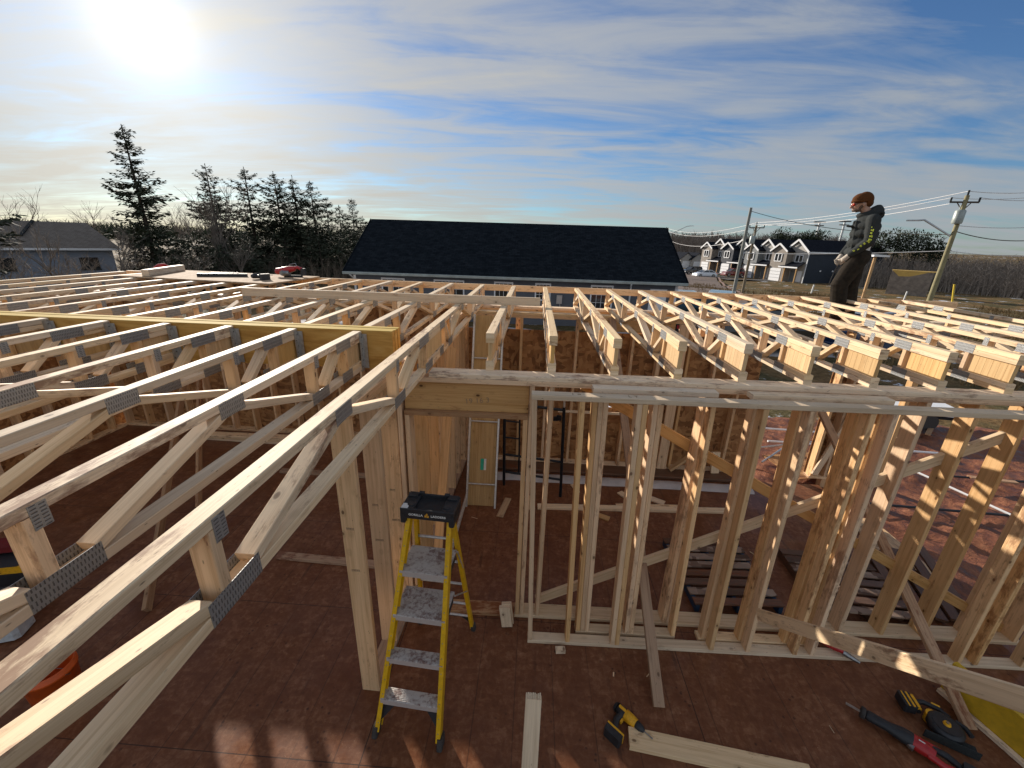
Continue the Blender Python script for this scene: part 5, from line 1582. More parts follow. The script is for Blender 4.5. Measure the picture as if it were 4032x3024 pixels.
    part('porch_post', 'header', t, lambda m: m.beam(T_(k, .25, 1.75, ZG), T_(k, .25, 1.75, 0), .14, .14, tuple(U_)).beam(T_(k, 2.9, 1.75, ZG), T_(k, 2.9, 1.75, 0), .14, .14, tuple(U_)))
    part('vent', 'white_p', t, lambda m: m.rbox(T_(k, -.04, -3.5, -.5), (.25, .12, .25)).rbox(T_(k, -.04, -6.4, -.5), (.25, .12, .25)))
    a_ = T_(k, 5.1, 1.9, 0); b_ = T_(k, 5.1, 13.5, 0)
    strip('driveway', [(a_.x, a_.y), (b_.x, b_.y)], 3.4, 'asphalt', .06)
for i, (lb, x, y) in enumerate((('small pale gabled house far down the street, left one', 43.0, 121), ('small pale gabled house far down the street, right one', 45.6, 119.5))):
    t = thing('far_house', lb, 'house', (x, y, ZG - .4))
    part('wall', 'side_light', t, lambda m: m.prism([(x - 1.8, y, ZG - .6), (x + 1.8, y, ZG - .6), (x + 1.8, y, -.2), (x, y, 1.3 + .1 * i), (x - 1.8, y, -.2)], (0, 9, 0)))
    part('roof', 'roof_dark2', t, lambda m: (roofslab(m, (x - 2.1, y + 9, -.4), (x - 2.1, y - .3, -.4), (x, y - .3, 1.45), (x, y + 9, 1.45)), roofslab(m, (x + 2.1, y - .3, -.4), (x + 2.1, y + 9, -.4), (x + .01, y + 9, 1.46), (x + .01, y - .3, 1.46))))
    part('garage_door', 'white_p', t, lambda m: m.bx(x - 1.2, x + 1.2, y - .05, y - .01, ZG - .3, -.9, ch=.01))

# --- cars
def car(label, loc, yaw, paint, kind='sedan', group=None):
    t = thing('parked_car', label, 'car', loc, group); t.rotation_euler[2] = yaw
    L_, W_, = (4.7, 1.82) if kind != 'pickup' else (5.5, 1.95)
    if kind == 'sedan':
        low = [(-2.35, .38), (-2.30, .72), (-2.05, .93), (-1.2, .98), (1.0, .98), (1.9, .84), (2.25, .68), (2.33, .40)]
        gh = [(-1.95, .97), (-1.15, 1.40), (.25, 1.44), (1.15, .98)]
    elif kind == 'suv':
        low = [(-2.3, .42), (-2.3, .95), (-2.2, 1.08), (-1.2, 1.10), (1.0, 1.10), (1.95, 1.0), (2.25, .80), (2.32, .42)]
        gh = [(-2.2, 1.08), (-1.95, 1.62), (.35, 1.70), (1.15, 1.10)]
    else:
        low = [(-2.75, .5), (-2.75, 1.12), (-.75, 1.13), (1.3, 1.15), (2.45, 1.08), (2.72, .9), (2.75, .5)]
        gh = [(-.75, 1.12), (-.6, 1.78), (.75, 1.80), (1.45, 1.14)]
    def body(m):
        st = [(-1, .0), (-1, .10), (-.96, .30), (0, .32)]
        n = len(low)
        vs = []; 
        for sx in (-1, 1):
            for (ins, zf) in ((.04, 0), (0, .35), (.03, .8), (.12, 1.0)):
                for x_, z_ in low:
                    zb = .24
                    vs.append((x_ * (1 - .03 * ins * 8 * (zf > .9)), sx * (W_ / 2 - ins), zb + (z_ - zb) * zf))
        fs = []
        for s_ in range(2):
            for r_ in range(3):
                for i in range(n - 1):
                    a = s_ * 4 * n + r_ * n + i
                    q = [a, a + 1, a + n + 1, a + n]
                    fs.append(q if s_ else q[::-1])
        for r_ in range(3):
            for i, e in ((0, 1), (n - 1, 0)):
                a = r_ * n + i; b = 4 * n + r_ * n + i
                q = [a, b, b + n, a + n]; fs.append(q if e else q[::-1])
        for i in range(n - 1):
            a = 3 * n + i; b = 4 * n + 3 * n + i
            fs.append([a, a + 1, b + 1, b])
            a = i; b = 4 * n + i
            fs.append([a, b, b + 1, a + 1])
        m.grid(vs, fs, 0, False)
    lp(t, 'body', paint, body)
    g0, g1, g2, g3 = gh
    wi, wo = W_ / 2 - .26, W_ / 2 - .13
    def green(m):
        for sy in (1, -1):
            q = [(g0[0], sy * wo, g0[1]), (g3[0], sy * wo, g3[1]), (g2[0], sy * wi, g2[1] - .05), (g1[0], sy * wi, g1[1] - .05)]
            m.face(q if sy < 0 else q[::-1])
        m.face([(g3[0], -wo, g3[1]), (g3[0], wo, g3[1]), (g2[0], wi, g2[1] - .05), (g2[0], -wi, g2[1] - .05)])
        m.face([(g0[0], wo, g0[1]), (g0[0], -wo, g0[1]), (g1[0], -wi, g1[1] - .05), (g1[0], wi, g1[1] - .05)])
    lp(t, 'windows', 'glass', green)
    lp(t, 'roof', paint, lambda m: m.bx(g1[0] - .04, g2[0] + .04, -wi - .02, wi + .02, g1[1] - .055, g2[1] + .01, ch=.03).beam((g2[0], -wi, g2[1] - .03), (g3[0], -wo, g3[1]), .05, .06, (0, 1, 0)).beam((g2[0], wi, g2[1] - .03), (g3[0], wo, g3[1]), .05, .06, (0, 1, 0)).beam((g1[0], -wi, g1[1] - .03), (g0[0], -wo, g0[1]), .05, .08, (0, 1, 0)).beam((g1[0], wi, g1[1] - .03), (g0[0], wo, g0[1]), .05, .08, (0, 1, 0)).beam(((g1[0] + g2[0]) / 2, -wi - .0, g2[1] - .04), ((g1[0] + g2[0]) / 2, -wo - .01, g3[1]), .07, .04, (1, 0, 0)).beam(((g1[0] + g2[0]) / 2, wi + .0, g2[1] - .04), ((g1[0] + g2[0]) / 2, wo + .01, g3[1]), .07, .04, (1, 0, 0)))
    rw = .34 if kind == 'sedan' else .38
    for x_ in (-L_ * .30, L_ * .31):
        for sy in (-1, 1):
            wl = lp(t, 'wheel', 'dark_rub', lambda m: m.tube([(x_, sy * (W_ / 2 - .20), rw), (x_, sy * (W_ / 2 - .0), rw), (x_, sy * (W_ / 2 + .02), rw)], [rw, rw, rw * .9], 18))
            MB().tube([(x_, sy * (W_ / 2 + .021), rw), (x_, sy * (W_ / 2 + .03), rw)], rw * .62, 12).build('rim', 'steel', wl, origin=(0, 0, 0))
    for sy in (-1, 1):
        lp(t, 'headlight', 'label_w', lambda m: m.rbox((L_ / 2 - .08, sy * .66, .68), (.08, .32, .12), ch=.02))
        lp(t, 'tail_light', 'red_pl', lambda m: m.rbox((-L_ / 2 + .05, sy * .7, .80), (.08, .26, .14), ch=.02))
    return t
M['car_white'] = plain('white_car_paint', (.70, .72, .75), .22, 0, .03, 3, coat=.8)
M['car_red'] = plain('dark_red_car_paint', (.16, .008, .014), .22, 0, .05, 3, coat=.8)
M['car_black'] = plain('black_car_paint', (.010, .011, .014), .18, 0, .05, 3, coat=.8)
M['car_blue'] = plain('dark_blue_car_paint', (.02, .04, .10), .2, 0, .05, 3, coat=.8)
M['car_silver'] = plain('blue_silver_car_paint', (.20, .27, .32), .25, .3, .05, 3, coat=.8)
M['car_teal'] = plain('dark_teal_car_paint', (.015, .07, .09), .22, 0, .05, 3, coat=.8)
def gcar(x, y): return (x, y, gz(x, y) + .08)
car('white saloon car parked on the street before the terraced houses', (35.1, 86.4, -2.72), R(193), 'car_white')
car('dark red sport utility car parked in front of the terraced houses', (43.0, 91.4, -2.72), R(190), 'car_red', 'suv')
car('dark grey car parked behind the white saloon', (35.0, 93.6, -2.72), R(200), 'car_black', 'suv')
car('blue silver car whose roof shows just above the far rim board', gcar(11.0, 21.4), R(65), 'car_silver', 'suv')
car('black pickup truck seen through the trusses behind the rim board', gcar(9.3, 14.6), R(15), 'car_black', 'pickup')
car('dark blue car seen through the trusses right of the black pickup', gcar(15.0, 15.4), R(20), 'car_blue', 'suv')
car('teal car parked beside the end of the bungalow', gcar(9.6, 23.6), R(80), 'car_teal')
# --- skip bin, stakes
def sk(z, k=85 / 55): return far_from(z, k)
t = thing('unfinished_shed', 'unfinished shed with a sunlit yellow plywood front panel beyond the field', 'shed', sk((35.7, 39, 1.2)))
A1, B1, C1, D1 = sk((34.593, 39.91, 1.751)), sk((36.995, 37.879, 1.736)), sk((35.728, 38.98, 1.222)), sk((35.053, 39.539, 1.198))
bk_ = V((.62, .78, 0)) * 2.2
part('plywood_panel', 'skipy', t, lambda m: m.prism([A1, B1, C1, D1], bk_))
part('wall', 'twig', t, lambda m: m.prism([A1 + V((.05, .05, -.12)), B1 + V((-.25, .2, -.12)), V((B1.x - .25, B1.y + .2, -2.9)), V((A1.x + .05, A1.y + .05, -2.9))], bk_ * .9))
for lb, a, b, k, r_, mt_ in (('yellow marker stake standing in the field right of the wooden utility pole', (20.844, 18.771, 1.985), (20.996, 18.627, 1.057), 55 / 30, .07, 'stakey'), ('white leaning marker stake in the field left of the wooden utility pole', (19.657, 19.829, 1.474), (19.636, 19.847, 1.078), 55 / 30, .06, 'label_w'), ('white leaning marker stake in the grass before the terraced houses', (21.803, 30.64, .81), (21.764, 30.664, .493), 1.2, .06, 'label_w')):
    o = MB().tube([far_from(b, k) - V((0, 0, .4)), far_from(a, k)], r_, 6).build('marker_stake', mt_, origin=far_from(b, k)); tag(o, lb, 'stake')
t = thing('lamp_post', 'short rusty post with a flat white lamp head behind the worker', 'lamp post', far_from((24.3, 28.9, -.6), 1.12))
q0 = far_from((24.346, 28.876, 3.0), 1.12)
part('post', 'header', t, lambda m: m.tube([(q0.x, q0.y, -1.6), tuple(q0)], .10, 8))
part('lamp_head', 'white_p', t, lambda m: m.rbox(q0 + V((.3, 0, .1)), (1.2, .6, .14), ch=.05))
# --- utility poles and wires
def upole(label, top, zb, r_, mat, arm=None, lamp=None, xf=None, name='utility_pole'):
    x, y, zt = top
    t = thing(name, label, 'utility pole', (x, y, zb))
    part('pole', mat, t, lambda m: m.tube([(x, y, zb - .5), (x, y, zt)], [r_, r_ * .68], 12))
    if arm:
        a, b = V(arm[0]), V(arm[1])
        part('crossarm', 'bark', t, lambda m: m.beam(a, b, .10, .12, (0, 0, 1)))
        for f in (0.02, .98):
            q = a.lerp(b, f); part('insulator', 'jacket', t, lambda m: m.tube([q, q + V((0, 0, .28))], .05, 8))
        mid = a.lerp(b, .5); part('insulator', 'jacket', t, lambda m: m.tube([V((x, y, zt)), V((x, y, zt + .3))], .05, 8))
        part('arm_brace', 'bark', t, lambda m: m.beam(a.lerp(b, .25), (x, y, a.z - .55), .04, .04).beam(a.lerp(b, .75), (x, y, a.z - .55), .04, .04))
    if lamp:
        a, b = V(lamp[0]), V(lamp[1])
        part('lamp_arm', 'galv', t, lambda m: m.tube([a, a.lerp(b, .55) + V((0, 0, .12)), a.lerp(b, .85) + V((0, 0, .18)), b], .055, 8))
        d = (b - a); d.z = 0; d.normalize()
        part('lamp_head', 'galv', t, lambda m: m.beam(b - d * .1, b + d * .6, .22, .09, (-d.y, d.x, 0), ch=.03))
    if xf:
        part('transformer', 'galvg', t, lambda m: m.tube([xf, V(xf) + V((0, 0, .08)), V(xf) + V((0, 0, .75)), V(xf) + V((0, 0, .82))], [.24, .27, .27, .2], 16).tube([V(xf) + V((.1, 0, .8)), V(xf) + V((.1, 0, 1.1))], .03, 6).tube([V(xf) + V((-.1, 0, .8)), V(xf) + V((-.1, 0, 1.1))], .03, 6))
    return t

upole('wooden utility pole with crossarm, transformer and street lamp at the right', (27.05, 26.65, 6.86), -1.5, .17, 'polegreen', ((26.53, 27.11, 6.50), (27.51, 26.23, 6.44)), ((27.02, 26.67, 4.40), (25.62, 27.87, 5.42)), (26.93, 26.60, 5.2))
upole('plain grey utility pole in front of the terraced houses, nearest of the two there', (19.18, 37.76, 6.72), -2.2, .17, 'polegrey')
upole('brown utility pole with crossarm just right of the plain grey one', (24.17, 46.46, 5.70), -2.5, .16, 'polewood', ((23.58, 46.74, 5.42), (24.88, 46.12, 5.42)), None, (23.98, 46.35, 3.75))
upole('distant utility pole with a street lamp arm behind the bungalow roof end', (25.46, 83.3, 6.43), -3.0, .22, 'bark', None, ((25.6, 83.2, 5.1), (29.2, 82.1, 6.85)))
def wire(label, a, b, sag, r_, mat):
    a = V(a); b = V(b); n = 18
    pts = [a.lerp(b, i / n) - V((0, 0, sag * 4 * (i / n) * (1 - i / n))) for i in range(n + 1)]
    o = MB().tube(pts, r_, 5).build('overhead_wire', mat, origin=a)
    return tag(o, label, 'wire')
PR, P2_, PZ = V((27.05, 26.65, 7.1)), V((24.17, 46.46, 5.95)), V((25.46, 83.3, 6.3))
aR, bR = V((26.55, 27.1, 6.75)), V((27.5, 26.24, 6.7)); a2, b2 = V((23.6, 46.73, 5.68)), V((24.86, 46.13, 5.68))
wire('topmost pale wire between the brown pole and the wooden pole', P2_, PR, .35, .020, 'wirem')
wire('middle pale wire between the brown pole and the wooden pole', a2, aR, .35, .017, 'wirem')
wire('lower pale wire between the brown pole and the wooden pole', b2, aR - V((0, 0, .35)), .35, .020, 'wirem')
for lb, p_, q_ in (('topmost wire leaving the wooden pole to the right', PR, (37.5, 30.5, 8.05)), ('second wire leaving the wooden pole to the right', aR, (37.3, 30.2, 7.7)), ('third wire leaving the wooden pole to the right', bR, (37.6, 30.0, 7.45)), ('level pale wire leaving the wooden pole below the transformer', (27.05, 26.65, 5.1), (37.5, 29.4, 5.7)), ('long low pale cable leaving the wooden pole to the right', (27.05, 26.6, 3.56), (37.5, 28.8, 3.65)), ('sagging dark cable leaving the wooden pole to the right', (27.05, 26.6, 4.75), (37.5, 29.2, 5.0))):
    wire(lb, p_, q_, .25 if 'sagging' not in lb else .55, .02 if 'dark' not in lb else .028, 'wirem' if 'dark' not in lb else 'bark')
wire('pale wire from the brown pole towards the distant lamp pole, upper', P2_, PZ, .9, .022, 'wirem')
wire('pale wire from the brown pole towards the distant lamp pole, lower', b2, PZ - V((0, 0, .5)), 1.0, .022, 'wirem')
wire('dark drooping wire from the plain grey pole towards the worker', (19.18, 37.76, 6.45), (27.0, 26.7, 4.55), .55, .022, 'bark')
wire('long low pale cable from the plain grey pole to the wooden pole', (19.2, 37.7, 2.85), (27.05, 26.6, 3.56), .12, .024, 'wirem')
wire('low cable between the distant lamp pole and the plain grey pole', (25.5, 83, 4.4), (19.2, 37.7, 4.0), .9, .022, 'wirem')
for i, (lb, a, b) in enumerate((('distant floodlight mast, left one', (131.2, 209.9, 8), (131.2, 209.9, 15)), ('distant floodlight mast, right one', (139, 204.8, 6), (139, 204.8, 15.3)))):
    t = thing('floodlight_mast', lb, 'mast', a)
    part('mast', 'galv', t, lambda m: m.tube([(a[0], a[1], -2), b], .45, 6))
    part('lamp_rack', 'bark', t, lambda m: m.rbox(V(b) + V((0, 0, .3)), (5, .8, .5)).rbox(V(b) + V((0, 0, -1.2)), (4, .8, .4)))
# ------------------------------------------------------------------ the worker
def capsule(m, p0, p1, r0, r1, n=12):
    p0 = V(p0); p1 = V(p1); ax = (p1 - p0); L = ax.length; ax.normalize()
    pts = []; rs = []
    for i in range(5):
        a = PI / 2 * (1 - i / 4); pts.append(p0 - ax * r0 * math.sin(a)); rs.append(max(r0 * math.cos(a), .0006))
    for i in range(5):
        a = PI / 2 * (i / 4); pts.append(p1 + ax * r1 * math.sin(a)); rs.append(max(r1 * math.cos(a), .0006))
    m.tube(pts, rs, n)
def chain(m, pts, rs):
    for i in range(len(pts) - 1): capsule(m, pts[i], pts[i + 1], rs[i], rs[i + 1])
def remeshed(name, fn, mat, parent, voxel, smooth_it=4, label=None):
    mb = MB(); fn(mb)
    me = mb.mesh(name, mat)
    tmp = bpy.data.objects.new('tmp', me); COL.objects.link(tmp)
    md = tmp.modifiers.new('r', 'REMESH'); md.mode = 'VOXEL'; md.voxel_size = voxel; md.use_smooth_shade = True
    if smooth_it:
        ms = tmp.modifiers.new('s', 'SMOOTH'); ms.iterations = smooth_it; ms.factor = .5
    dg = bpy.context.evaluated_depsgraph_get()
    out = bpy.data.meshes.new_from_object(tmp.evaluated_get(dg))
    bpy.data.objects.remove(tmp)
    out.name = name
    if not out.materials: out.materials.append(M[mat])
    out.polygons.foreach_set('use_smooth', [True] * len(out.polygons))
    o = bpy.data.objects.new(name, out); COL.objects.link(o)
    if parent: o.parent = parent
    if label: o['label'] = label
    return o
# local frame: +y forward, +x the person's right, z up; feet at z 0
pel = V((0, -.01, .93)); chest = V((0, -.045, 1.28)); neckb = V((0, -.03, 1.44)); headc = V((0, .055, 1.605))
Lh, Lk, La = V((-.095, .0, .90)), V((-.12, .15, .50)), V((-.135, .08, .09))
Rh, Rk, Ra = V((.095, -.02, .90)), V((.11, -.05, .49)), V((.13, -.12, .09))
Ls, Le, Lw_ = V((-.185, -.055, 1.375)), V((-.245, -.03, 1.10)), V((-.13, .13, .92))
Rs_, Re, Rw_ = V((.185, -.045, 1.37)), V((.24, .0, 1.09)), V((.07, .165, .91))
LHd, RHd = V((-.085, .165, .855)), V((.02, .20, .845))
root = bpy.data.objects.new('person', None); COL.objects.link(root)
root.location = (4.90, 3.37, H + .0); root.rotation_euler[2] = R(72)
tag(root, 'person in rust beanie and dark hooded jacket standing on the far plate, gloved hands clasped', 'person')
root.scale = (1, 1, 1)
def head(m):
    m.ell(headc + V((0, -.012, .02)), (.078, .098, .105), 20, 14)
    m.ell(headc + V((0, .03, -.055)), (.058, .062, .062), 16, 10)          # jaw
    m.ell(headc + V((0, .078, -.092)), (.026, .022, .020), 12, 8)          # chin
    capsule(m, headc + V((0, .086, .005)), headc + V((0, .112, -.028)), .009, .014)   # nose
    m.ell(headc + V((-.012, .098, -.034)), (.010, .011, .008)); m.ell(headc + V((.012, .098, -.034)), (.010, .011, .008))
    m.ell(headc + V((0, .086, -.058)), (.024, .012, .007)); m.ell(headc + V((0, .084, -.070)), (.021, .012, .008))   # lips
    for s in (-1, 1):
        m.ell(headc + V((s * .030, .078, .022)), (.022, .014, .010))          # brow
        m.ell(headc + V((s * .045, .062, -.02)), (.020, .020, .018))          # cheek
        m.ell(headc + V((s * .080, -.012, -.012)), (.010, .020, .032))        # ear
def hand(m, w, c, out, fwd):
    # palm from wrist w through c; four fingers curl towards fwd, thumb from the palm side
    capsule(m, w, c, .024, .032)
    d = (c - w).normalized()
    side = V(out).normalized()
    for i, ln in enumerate((.062, .072, .068, .052)):
        b = c + d * .022 + side * ((i - 1.5) * .017)
        k1 = b + d * ln * .45 + V(fwd) * .012
        k2 = k1 + d * ln * .25 + V(fwd) * .020
        k3 = k2 + V(fwd) * .022 - d * .004
        chain(m, [b, k1, k2, k3], [.0095, .009, .0085, .0075])
    tb_ = w.lerp(c, .55) - side * .026
    chain(m, [tb_, tb_ + d * .030 - side * .012 + V(fwd) * .010, tb_ + d * .058 - side * .004 + V(fwd) * .024], [.011, .010, .008])
def body(m):
    head(m)
    chain(m, [neckb, headc + V((0, -.03, -.05))], [.062, .056])
    chain(m, [pel, chest, neckb], [.10, .10, .06])
    capsule(m, Ls, Rs_, .06, .06)
    for s_, e_, w_ in ((Ls, Le, Lw_), (Rs_, Re, Rw_)):
        chain(m, [s_, e_, w_], [.052, .042, .028])
    for h_, k_, a_ in ((Lh, Lk, La), (Rh, Rk, Ra)):
        chain(m, [h_, k_, a_], [.085, .058, .042])
        capsule(m, a_ + V((0, -.03, -.045)), a_ + V((0, .12, -.06)), .036, .03)
    hand(m, Lw_, LHd, (0, .5, .6), (.75, .25, .1))
    hand(m, Rw_, RHd, (0, .5, .6), (-.6, .4, .1))
bd = remeshed('body', body, 'skin', root, .0065, 3)
def jacket(m):
    # torso
    for z, rx, ry, yo in ((.84, .185, .15, .01), (.95, .19, .155, .005), (1.08, .195, .16, -.01), (1.2, .205, .165, -.03), (1.3, .21, .16, -.045), (1.38, .185, .13, -.05)):
        m.ell((0, yo, z), (rx, ry, .10), 20, 10)
    capsule(m, Ls + V((.02, 0, .0)), Rs_ - V((.02, 0, 0)), .082, .082)
    for s_, e_, w_ in ((Ls, Le, Lw_), (Rs_, Re, Rw_)):
        wr = e_.lerp(w_, .93)
        chain(m, [s_, s_.lerp(e_, .5), e_, e_.lerp(wr, .5), wr], [.082, .075, .066, .058, .050])
        for f_ in (.25, .5, .72, .9):      # cloth folds
            q = e_.lerp(wr, f_); m.ell(q, (.062 - .012 * f_, .062 - .012 * f_, .014), 12, 6)
        for f_ in (.6, .85):
            q = s_.lerp(e_, f_); m.ell(q, (.076, .078, .014), 12, 6)
    # hood lying on the shoulders and round the neck
    m.ell((0, -.115, 1.46), (.15, .10, .085), 20, 10)
    m.ell((0, -.135, 1.50), (.105, .055, .055), 16, 8)
    for k in range(14):
        a = 2 * PI * k / 14; b = 2 * PI * (k + 1) / 14
        f = lambda t: V((.095 * math.cos(t), -.025 + .092 * math.sin(t), 1.475 - .035 * math.sin(t)))
        capsule(m, f(a), f(b), .030, .030)
    capsule(m, (-.19, -.14, 1.47), (.19, -.14, 1.47), .02, .02)
    capsule(m, (0, .10, 1.36), (0, .125, .88), .022, .02)         # open front edge
    capsule(m, (-.07, .10, 1.36), (-.10, .115, .88), .018, .02)
    m.ell((-.02, .155, 1.30), (.045, .05, .016), 12, 6)            # stiff lapel sticking out
jk = remeshed('jacket', jacket, 'jacket', root, .010, 3)
def trousers(m):
    m.ell((0, -.005, .90), (.172, .135, .11), 20, 10)
    for h_, k_, a_ in ((Lh, Lk, La), (Rh, Rk, Ra)):
        lo = a_ + V((0, .0, .0))
        chain(m, [h_, h_.lerp(k_, .5), k_, k_.lerp(lo, .5), lo], [.130, .120, .106, .104, .098])
        for f_ in (.15, .85, 1.0):
            q = h_.lerp(k_, f_); m.ell(q + V((0, .01, 0)), (.118 - .01 * f_, .12 - .01 * f_, .018), 12, 6)
        for f_ in (.2, .55, .75, .92):
            q = k_.lerp(lo, f_); m.ell(q, (.110, .112, .018), 12, 6)
tr2 = remeshed('trousers', trousers, 'trouser', root, .011, 3)
for a_, nm in ((La, 'boot'), (Ra, 'boot')):
    remeshed('boot', lambda m: (capsule(m, a_ + V((0, -.04, -.045)), a_ + V((0, .14, -.052)), .048, .038), capsule(m, a_, a_ + V((0, 0, .08)), .055, .06), m.rbox(a_ + V((0, .05, -.083)), (.085, .26, .018), ch=.006)), 'boot', root, .009, 2)
def bean(m):
    m.ell(headc + V((0, -.020, .052)), (.093, .112, .088), 24, 14)
    m.ell(headc + V((0, -.062, .050)), (.086, .092, .098), 20, 12)
    m.ell(headc + V((0, -.075, .000)), (.078, .070, .070), 20, 12)
    for k in range(18):
        a = 2 * PI * k / 18; b = 2 * PI * (k + 1) / 18
        f = lambda t: headc + V((.086 * math.cos(t), -.012 + .103 * math.sin(t), .030 + .012 * math.sin(t)))
        capsule(m, f(a), f(b), .014, .014)
remeshed('beanie', bean, 'beanie', root, .007, 2)
def gl(m):
    for s in (-1, 1):
        m.ell(headc + V((s * .036, .084, .002)), (.030, .013, .019), 16, 10)
    m.ell(headc + V((0, .094, .004)), (.012, .006, .006))
g_ = MB(); gl(g_); gg = g_.build('sunglasses', 'lens_red', root, origin=(0, 0, 0))
mb = MB()
for s in (-1, 1): mb.tube([headc + V((s * .064, .078, .006)), headc + V((s * .088, .01, .008)), headc + V((s * .088, -.03, .004))], .0035, 6)
mb.build('temple', 'black_pl', gg, origin=(0, 0, 0))
def beard(m):
    m.ell(headc + V((0, .045, -.080)), (.060, .060, .040), 16, 8)
    m.ell(headc + V((0, .075, -.088)), (.034, .026, .026), 12, 8)
    for s in (-1, 1): capsule(m, headc + V((s * .066, .0, -.03)), headc + V((s * .045, .05, -.085)), .018, .018)
remeshed('beard', beard, 'stubble', root, .007, 2)
def glove(m, w, c, out, fwd, sc=1.28):
    d = (c - w).normalized(); side = V(out).normalized()
    capsule(m, w - d * .03, w, .034, .034); capsule(m, w, c, .034, .042)
    for i, ln in enumerate((.062, .072, .068, .052)):
        b = c + d * .022 + side * ((i - 1.5) * .021)
        k1 = b + d * ln * .45 + V(fwd) * .013
        k2 = k1 + d * ln * .25 + V(fwd) * .022
        k3 = k2 + V(fwd) * .022 - d * .004
        chain(m, [b, k1, k2, k3], [.0135, .013, .0125, .0115])
    tb_ = w.lerp(c, .55) - side * .030
    chain(m, [tb_, tb_ + d * .030 - side * .014 + V(fwd) * .010, tb_ + d * .058 - side * .006 + V(fwd) * .026], [.015, .0145, .012])
remeshed('glove', lambda m: glove(m, Lw_, LHd, (0, .5, .6), (.75, .25, .1)), 'glove', root, .006, 1)
remeshed('glove', lambda m: glove(m, Rw_, RHd, (0, .5, .6), (-.6, .4, .1)), 'glove', root, .006, 1)
# lime print down the left sleeve, tags at the hip
mb = MB()
rg = random.Random(4)
outs = V((-1, .0, 0))
ax0, ax1 = Ls.lerp(Le, .35), Le.lerp(Lw_, .80)
path = [Ls.lerp(Le, .35), Ls.lerp(Le, .65), Le, Le.lerp(Lw_, .4), Le.lerp(Lw_, .8)]
offr = [.080, .077, .070, .063, .056]
for i in range(10):
    f = i / 9 * 3.999; k = int(f); q = path[k].lerp(path[k + 1], f - k); ro = offr[k] + (offr[k + 1] - offr[k]) * (f - k)
    d = (path[k + 1] - path[k]).normalized()
    s = d.cross(outs).normalized()
    for j in range(3):
        if rg.random() < .25: continue
        w2 = rg.uniform(.008, .016)
        c0 = q + outs * (ro + .001) + s * ((j - 1) * .012 + .022)
        mb.beam(c0 - d * w2, c0 + d * w2, .004, rg.uniform(.006, .012), outs, ch=.001)
mb.build('sleeve_print', 'hivis', jk, origin=(0, 0, 0))
MB().rbox((-.188, -.05, 1.02), (.006, .045, .07), (.2, 0, 0), .001).build('white_tag', 'label_w', jk, origin=(0, 0, 0))
MB().rbox((-.186, .01, .965), (.008, .085, .035), (.35, 0, 0), .001).build('red_tag', 'red_pl', jk, origin=(0, 0, 0))

# lean the upper body forward and tip the head down
for ch in list(root.children) + [g for c in root.children for g in c.children]:
    for v in ch.data.vertices:
        z = v.co.z
        if z > .93: v.co.y += .10 * (z - .93)
        if z > 1.46: 
            v.co.y += .0; 
            dz = z - 1.52; dy = v.co.y - .08
            t_ = min(1, (z - 1.46) / .08)
            c_, s_ = math.cos(.20 * t_), math.sin(.20 * t_)
            if z > 1.50:
                v.co.y = .08 + dy * c_ + dz * s_; v.co.z = 1.52 + dz * c_ - dy * s_
# ------------------------------------------------------------------ sun, sky, camera
SUN = V((-.612, .736, .294)).normalized()
sd = bpy.data.lights.new('sun', 'SUN')
sd.energy = 5.0
sd.angle = R(.5)
sd.color = (1.0, .90, .78)
so = bpy.data.objects.new('sun', sd); COL.objects.link(so)
so.rotation_euler = SUN.to_track_quat('Z', 'Y').to_euler()

w = bpy.data.worlds.new('World'); scene.world = w
w.use_nodes = True
nt = w.node_tree; nt.nodes.clear()
out = nt.nodes.new('ShaderNodeOutputWorld')
bg = nt.nodes.new('ShaderNodeBackground')
nt.links.new(bg.outputs[0], out.inputs[0])
sky = nt.nodes.new('ShaderNodeTexSky')
sky.sky_type = 'NISHITA'
sky.sun_disc = False
sky.sun_elevation = math.asin(SUN.z)
sky.sun_rotation = math.atan2(SUN.x, SUN.y)
sky.air_density = 1.0; sky.dust_density = .2; sky.ozone_density = 2.2
bg.inputs[1].default_value = .078
tc = nt.nodes.new('ShaderNodeTexCoord').outputs['Generated']
sep = nt.nodes.new('ShaderNodeSeparateXYZ'); nt.links.new(tc, sep.inputs[0])
# project the sky direction on a high flat layer so that the cirrus gets perspective
zz = math_(nt, 'ADD', math_(nt, 'MAXIMUM', sep.outputs[2], 0.0), .10)
px = math_(nt, 'DIVIDE', sep.outputs[0], zz); py = math_(nt, 'DIVIDE', sep.outputs[1], zz)
cmb = nt.nodes.new('ShaderNodeCombineXYZ'); nt.links.new(px, cmb.inputs[0]); nt.links.new(py, cmb.inputs[1])
cp = cmb.outputs[0]
c1 = noise_(nt, vmap(nt, cp, (.50, .95, 1), (5.3, 1.1, 0), (0, 0, R(-38))), 1.0, 10, .56, 1.3)
c2 = noise_(nt, vmap(nt, cp, (.8, 2.9, 1), (1.3, 4.4, 0), (0, 0, R(-24))), 1.0, 8, .6, .9)
c3 = noise_(nt, vmap(nt, cp, (.16, .22, 1), (7.7, 2.2, 0)), 1.0, 3)
dot = N(nt, 'ShaderNodeVectorMath', operation='DOT_PRODUCT')
nt.links.new(tc, dot.inputs[0]); dot.inputs[1].default_value = SUN
d = math_(nt, 'MAXIMUM', dot.outputs['Value'], 0.0)
near = math_(nt, 'POWER', d, 3.0)
cov = math_(nt, 'ADD', math_(nt, 'MULTIPLY', c1, .95), math_(nt, 'MULTIPLY', c2, .95))
cov = math_(nt, 'ADD', cov, math_(nt, 'SUBTRACT', math_(nt, 'MULTIPLY', c3, .55), .70))
cov = math_(nt, 'ADD', cov, math_(nt, 'MULTIPLY', near, .20))
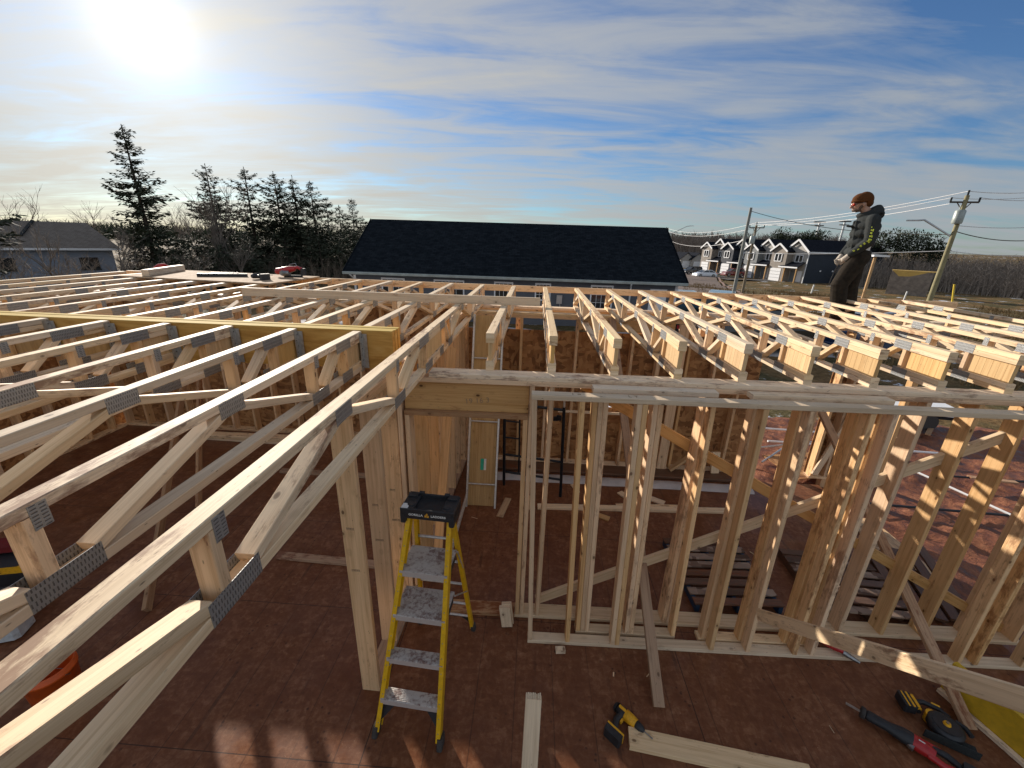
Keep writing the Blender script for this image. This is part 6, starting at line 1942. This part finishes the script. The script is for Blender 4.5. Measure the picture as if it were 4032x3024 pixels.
cov = math_(nt, 'ADD', cov, math_(nt, 'MULTIPLY', math_(nt, 'MAXIMUM', math_(nt, 'MULTIPLY', sep.outputs[1], -1.0), 0.0), .28))  # unseen cloud cover added behind the camera to make the ambient light neutral
cov = math_(nt, 'ADD', cov, math_(nt, 'MULTIPLY', math_(nt, 'SUBTRACT', 1.0, math_(nt, 'MAXIMUM', sep.outputs[2], 0.0)), .05))
cm = ramp(nt, cov, [(.36, (0, 0, 0)), (.50, (.28, .28, .28)), (.66, (.66, .66, .66)), (.90, (.92, .92, .92))])
# thin ice cloud scatters the sun forward: brighter towards it
glow = math_(nt, 'ADD', math_(nt, 'MULTIPLY', math_(nt, 'POWER', d, 2.0), 1.9), 4.1)
glow = math_(nt, 'ADD', glow, math_(nt, 'MULTIPLY', math_(nt, 'MAXIMUM', math_(nt, 'MULTIPLY', sep.outputs[1], -1.0), 0.0), 3.2))  # added fill: unseen cloud behind the camera brightened to light camera-facing sides
glow = math_(nt, 'ADD', glow, math_(nt, 'MULTIPLY', math_(nt, 'POWER', d, 26.0), .5))
tint = mixc(nt, math_(nt, 'POWER', d, 2.5), (.88, .94, 1.0), (1.0, .95, .84))
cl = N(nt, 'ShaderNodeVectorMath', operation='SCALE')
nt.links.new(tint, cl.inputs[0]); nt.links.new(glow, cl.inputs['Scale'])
low = ramp(nt, math_(nt, 'ABSOLUTE', sep.outputs[2]), [(0, (1, 1, 1)), (.16, (0, 0, 0))])
lowm = math_(nt, 'MULTIPLY', low, math_(nt, 'POWER', d, 4.0))
skyb = N(nt, 'ShaderNodeVectorMath', operation='MULTIPLY')
nt.links.new(sky.outputs[0], skyb.inputs[0]); skyb.inputs[1].default_value = (.56, .76, 1.03)
tint2 = mixc(nt, math_(nt, 'MULTIPLY', lowm, .7), tint, (1.0, .88, .70))
nt.links.new(tint2, cl.inputs[0])
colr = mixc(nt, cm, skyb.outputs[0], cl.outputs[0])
# sun aureole through the veil
aur = math_(nt, 'ADD', math_(nt, 'MULTIPLY', math_(nt, 'POWER', d, 32.0), 2.4), math_(nt, 'MULTIPLY', math_(nt, "POWER", d, 500.0), 4.0))
av = N(nt, 'ShaderNodeVectorMath', operation='SCALE'); av.inputs[0].default_value = (1, .97, .90)
nt.links.new(aur, av.inputs['Scale'])
add = N(nt, 'ShaderNodeVectorMath', operation='ADD')
nt.links.new(colr, add.inputs[0]); nt.links.new(av.outputs[0], add.inputs[1])
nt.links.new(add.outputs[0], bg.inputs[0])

cam = bpy.data.cameras.new('camera')
co = bpy.data.objects.new('camera', cam); COL.objects.link(co)
cam.sensor_width = 36; cam.sensor_fit = 'HORIZONTAL'
cam.lens = 1617.0 / 4032 * 36
cam.clip_start = .05; cam.clip_end = 5000
p, y, r = .3382, .0469, .0314
F = V((-math.sin(y) * math.cos(p), math.cos(y) * math.cos(p), -math.sin(p)))
rt = V((math.cos(y), math.sin(y), 0)); up = rt.cross(F)
rt2 = rt * math.cos(r) + up * math.sin(r); up2 = -rt * math.sin(r) + up * math.cos(r)
mt = Matrix((rt2, up2, -F)).transposed().to_4x4()
mt.translation = V((.2934, -3.0848, 3.4151))
co.matrix_world = mt
scene.camera = co
vs_ = scene.view_settings
scene.display_settings.display_device = 'sRGB'
vs_.view_transform = 'Standard'; vs_.look = 'None'; vs_.gamma = 1; vs_.exposure = 0.40
scene.cycles.max_bounces = 6
scene.cycles.diffuse_bounces = 4
scene.cycles.use_denoising = True
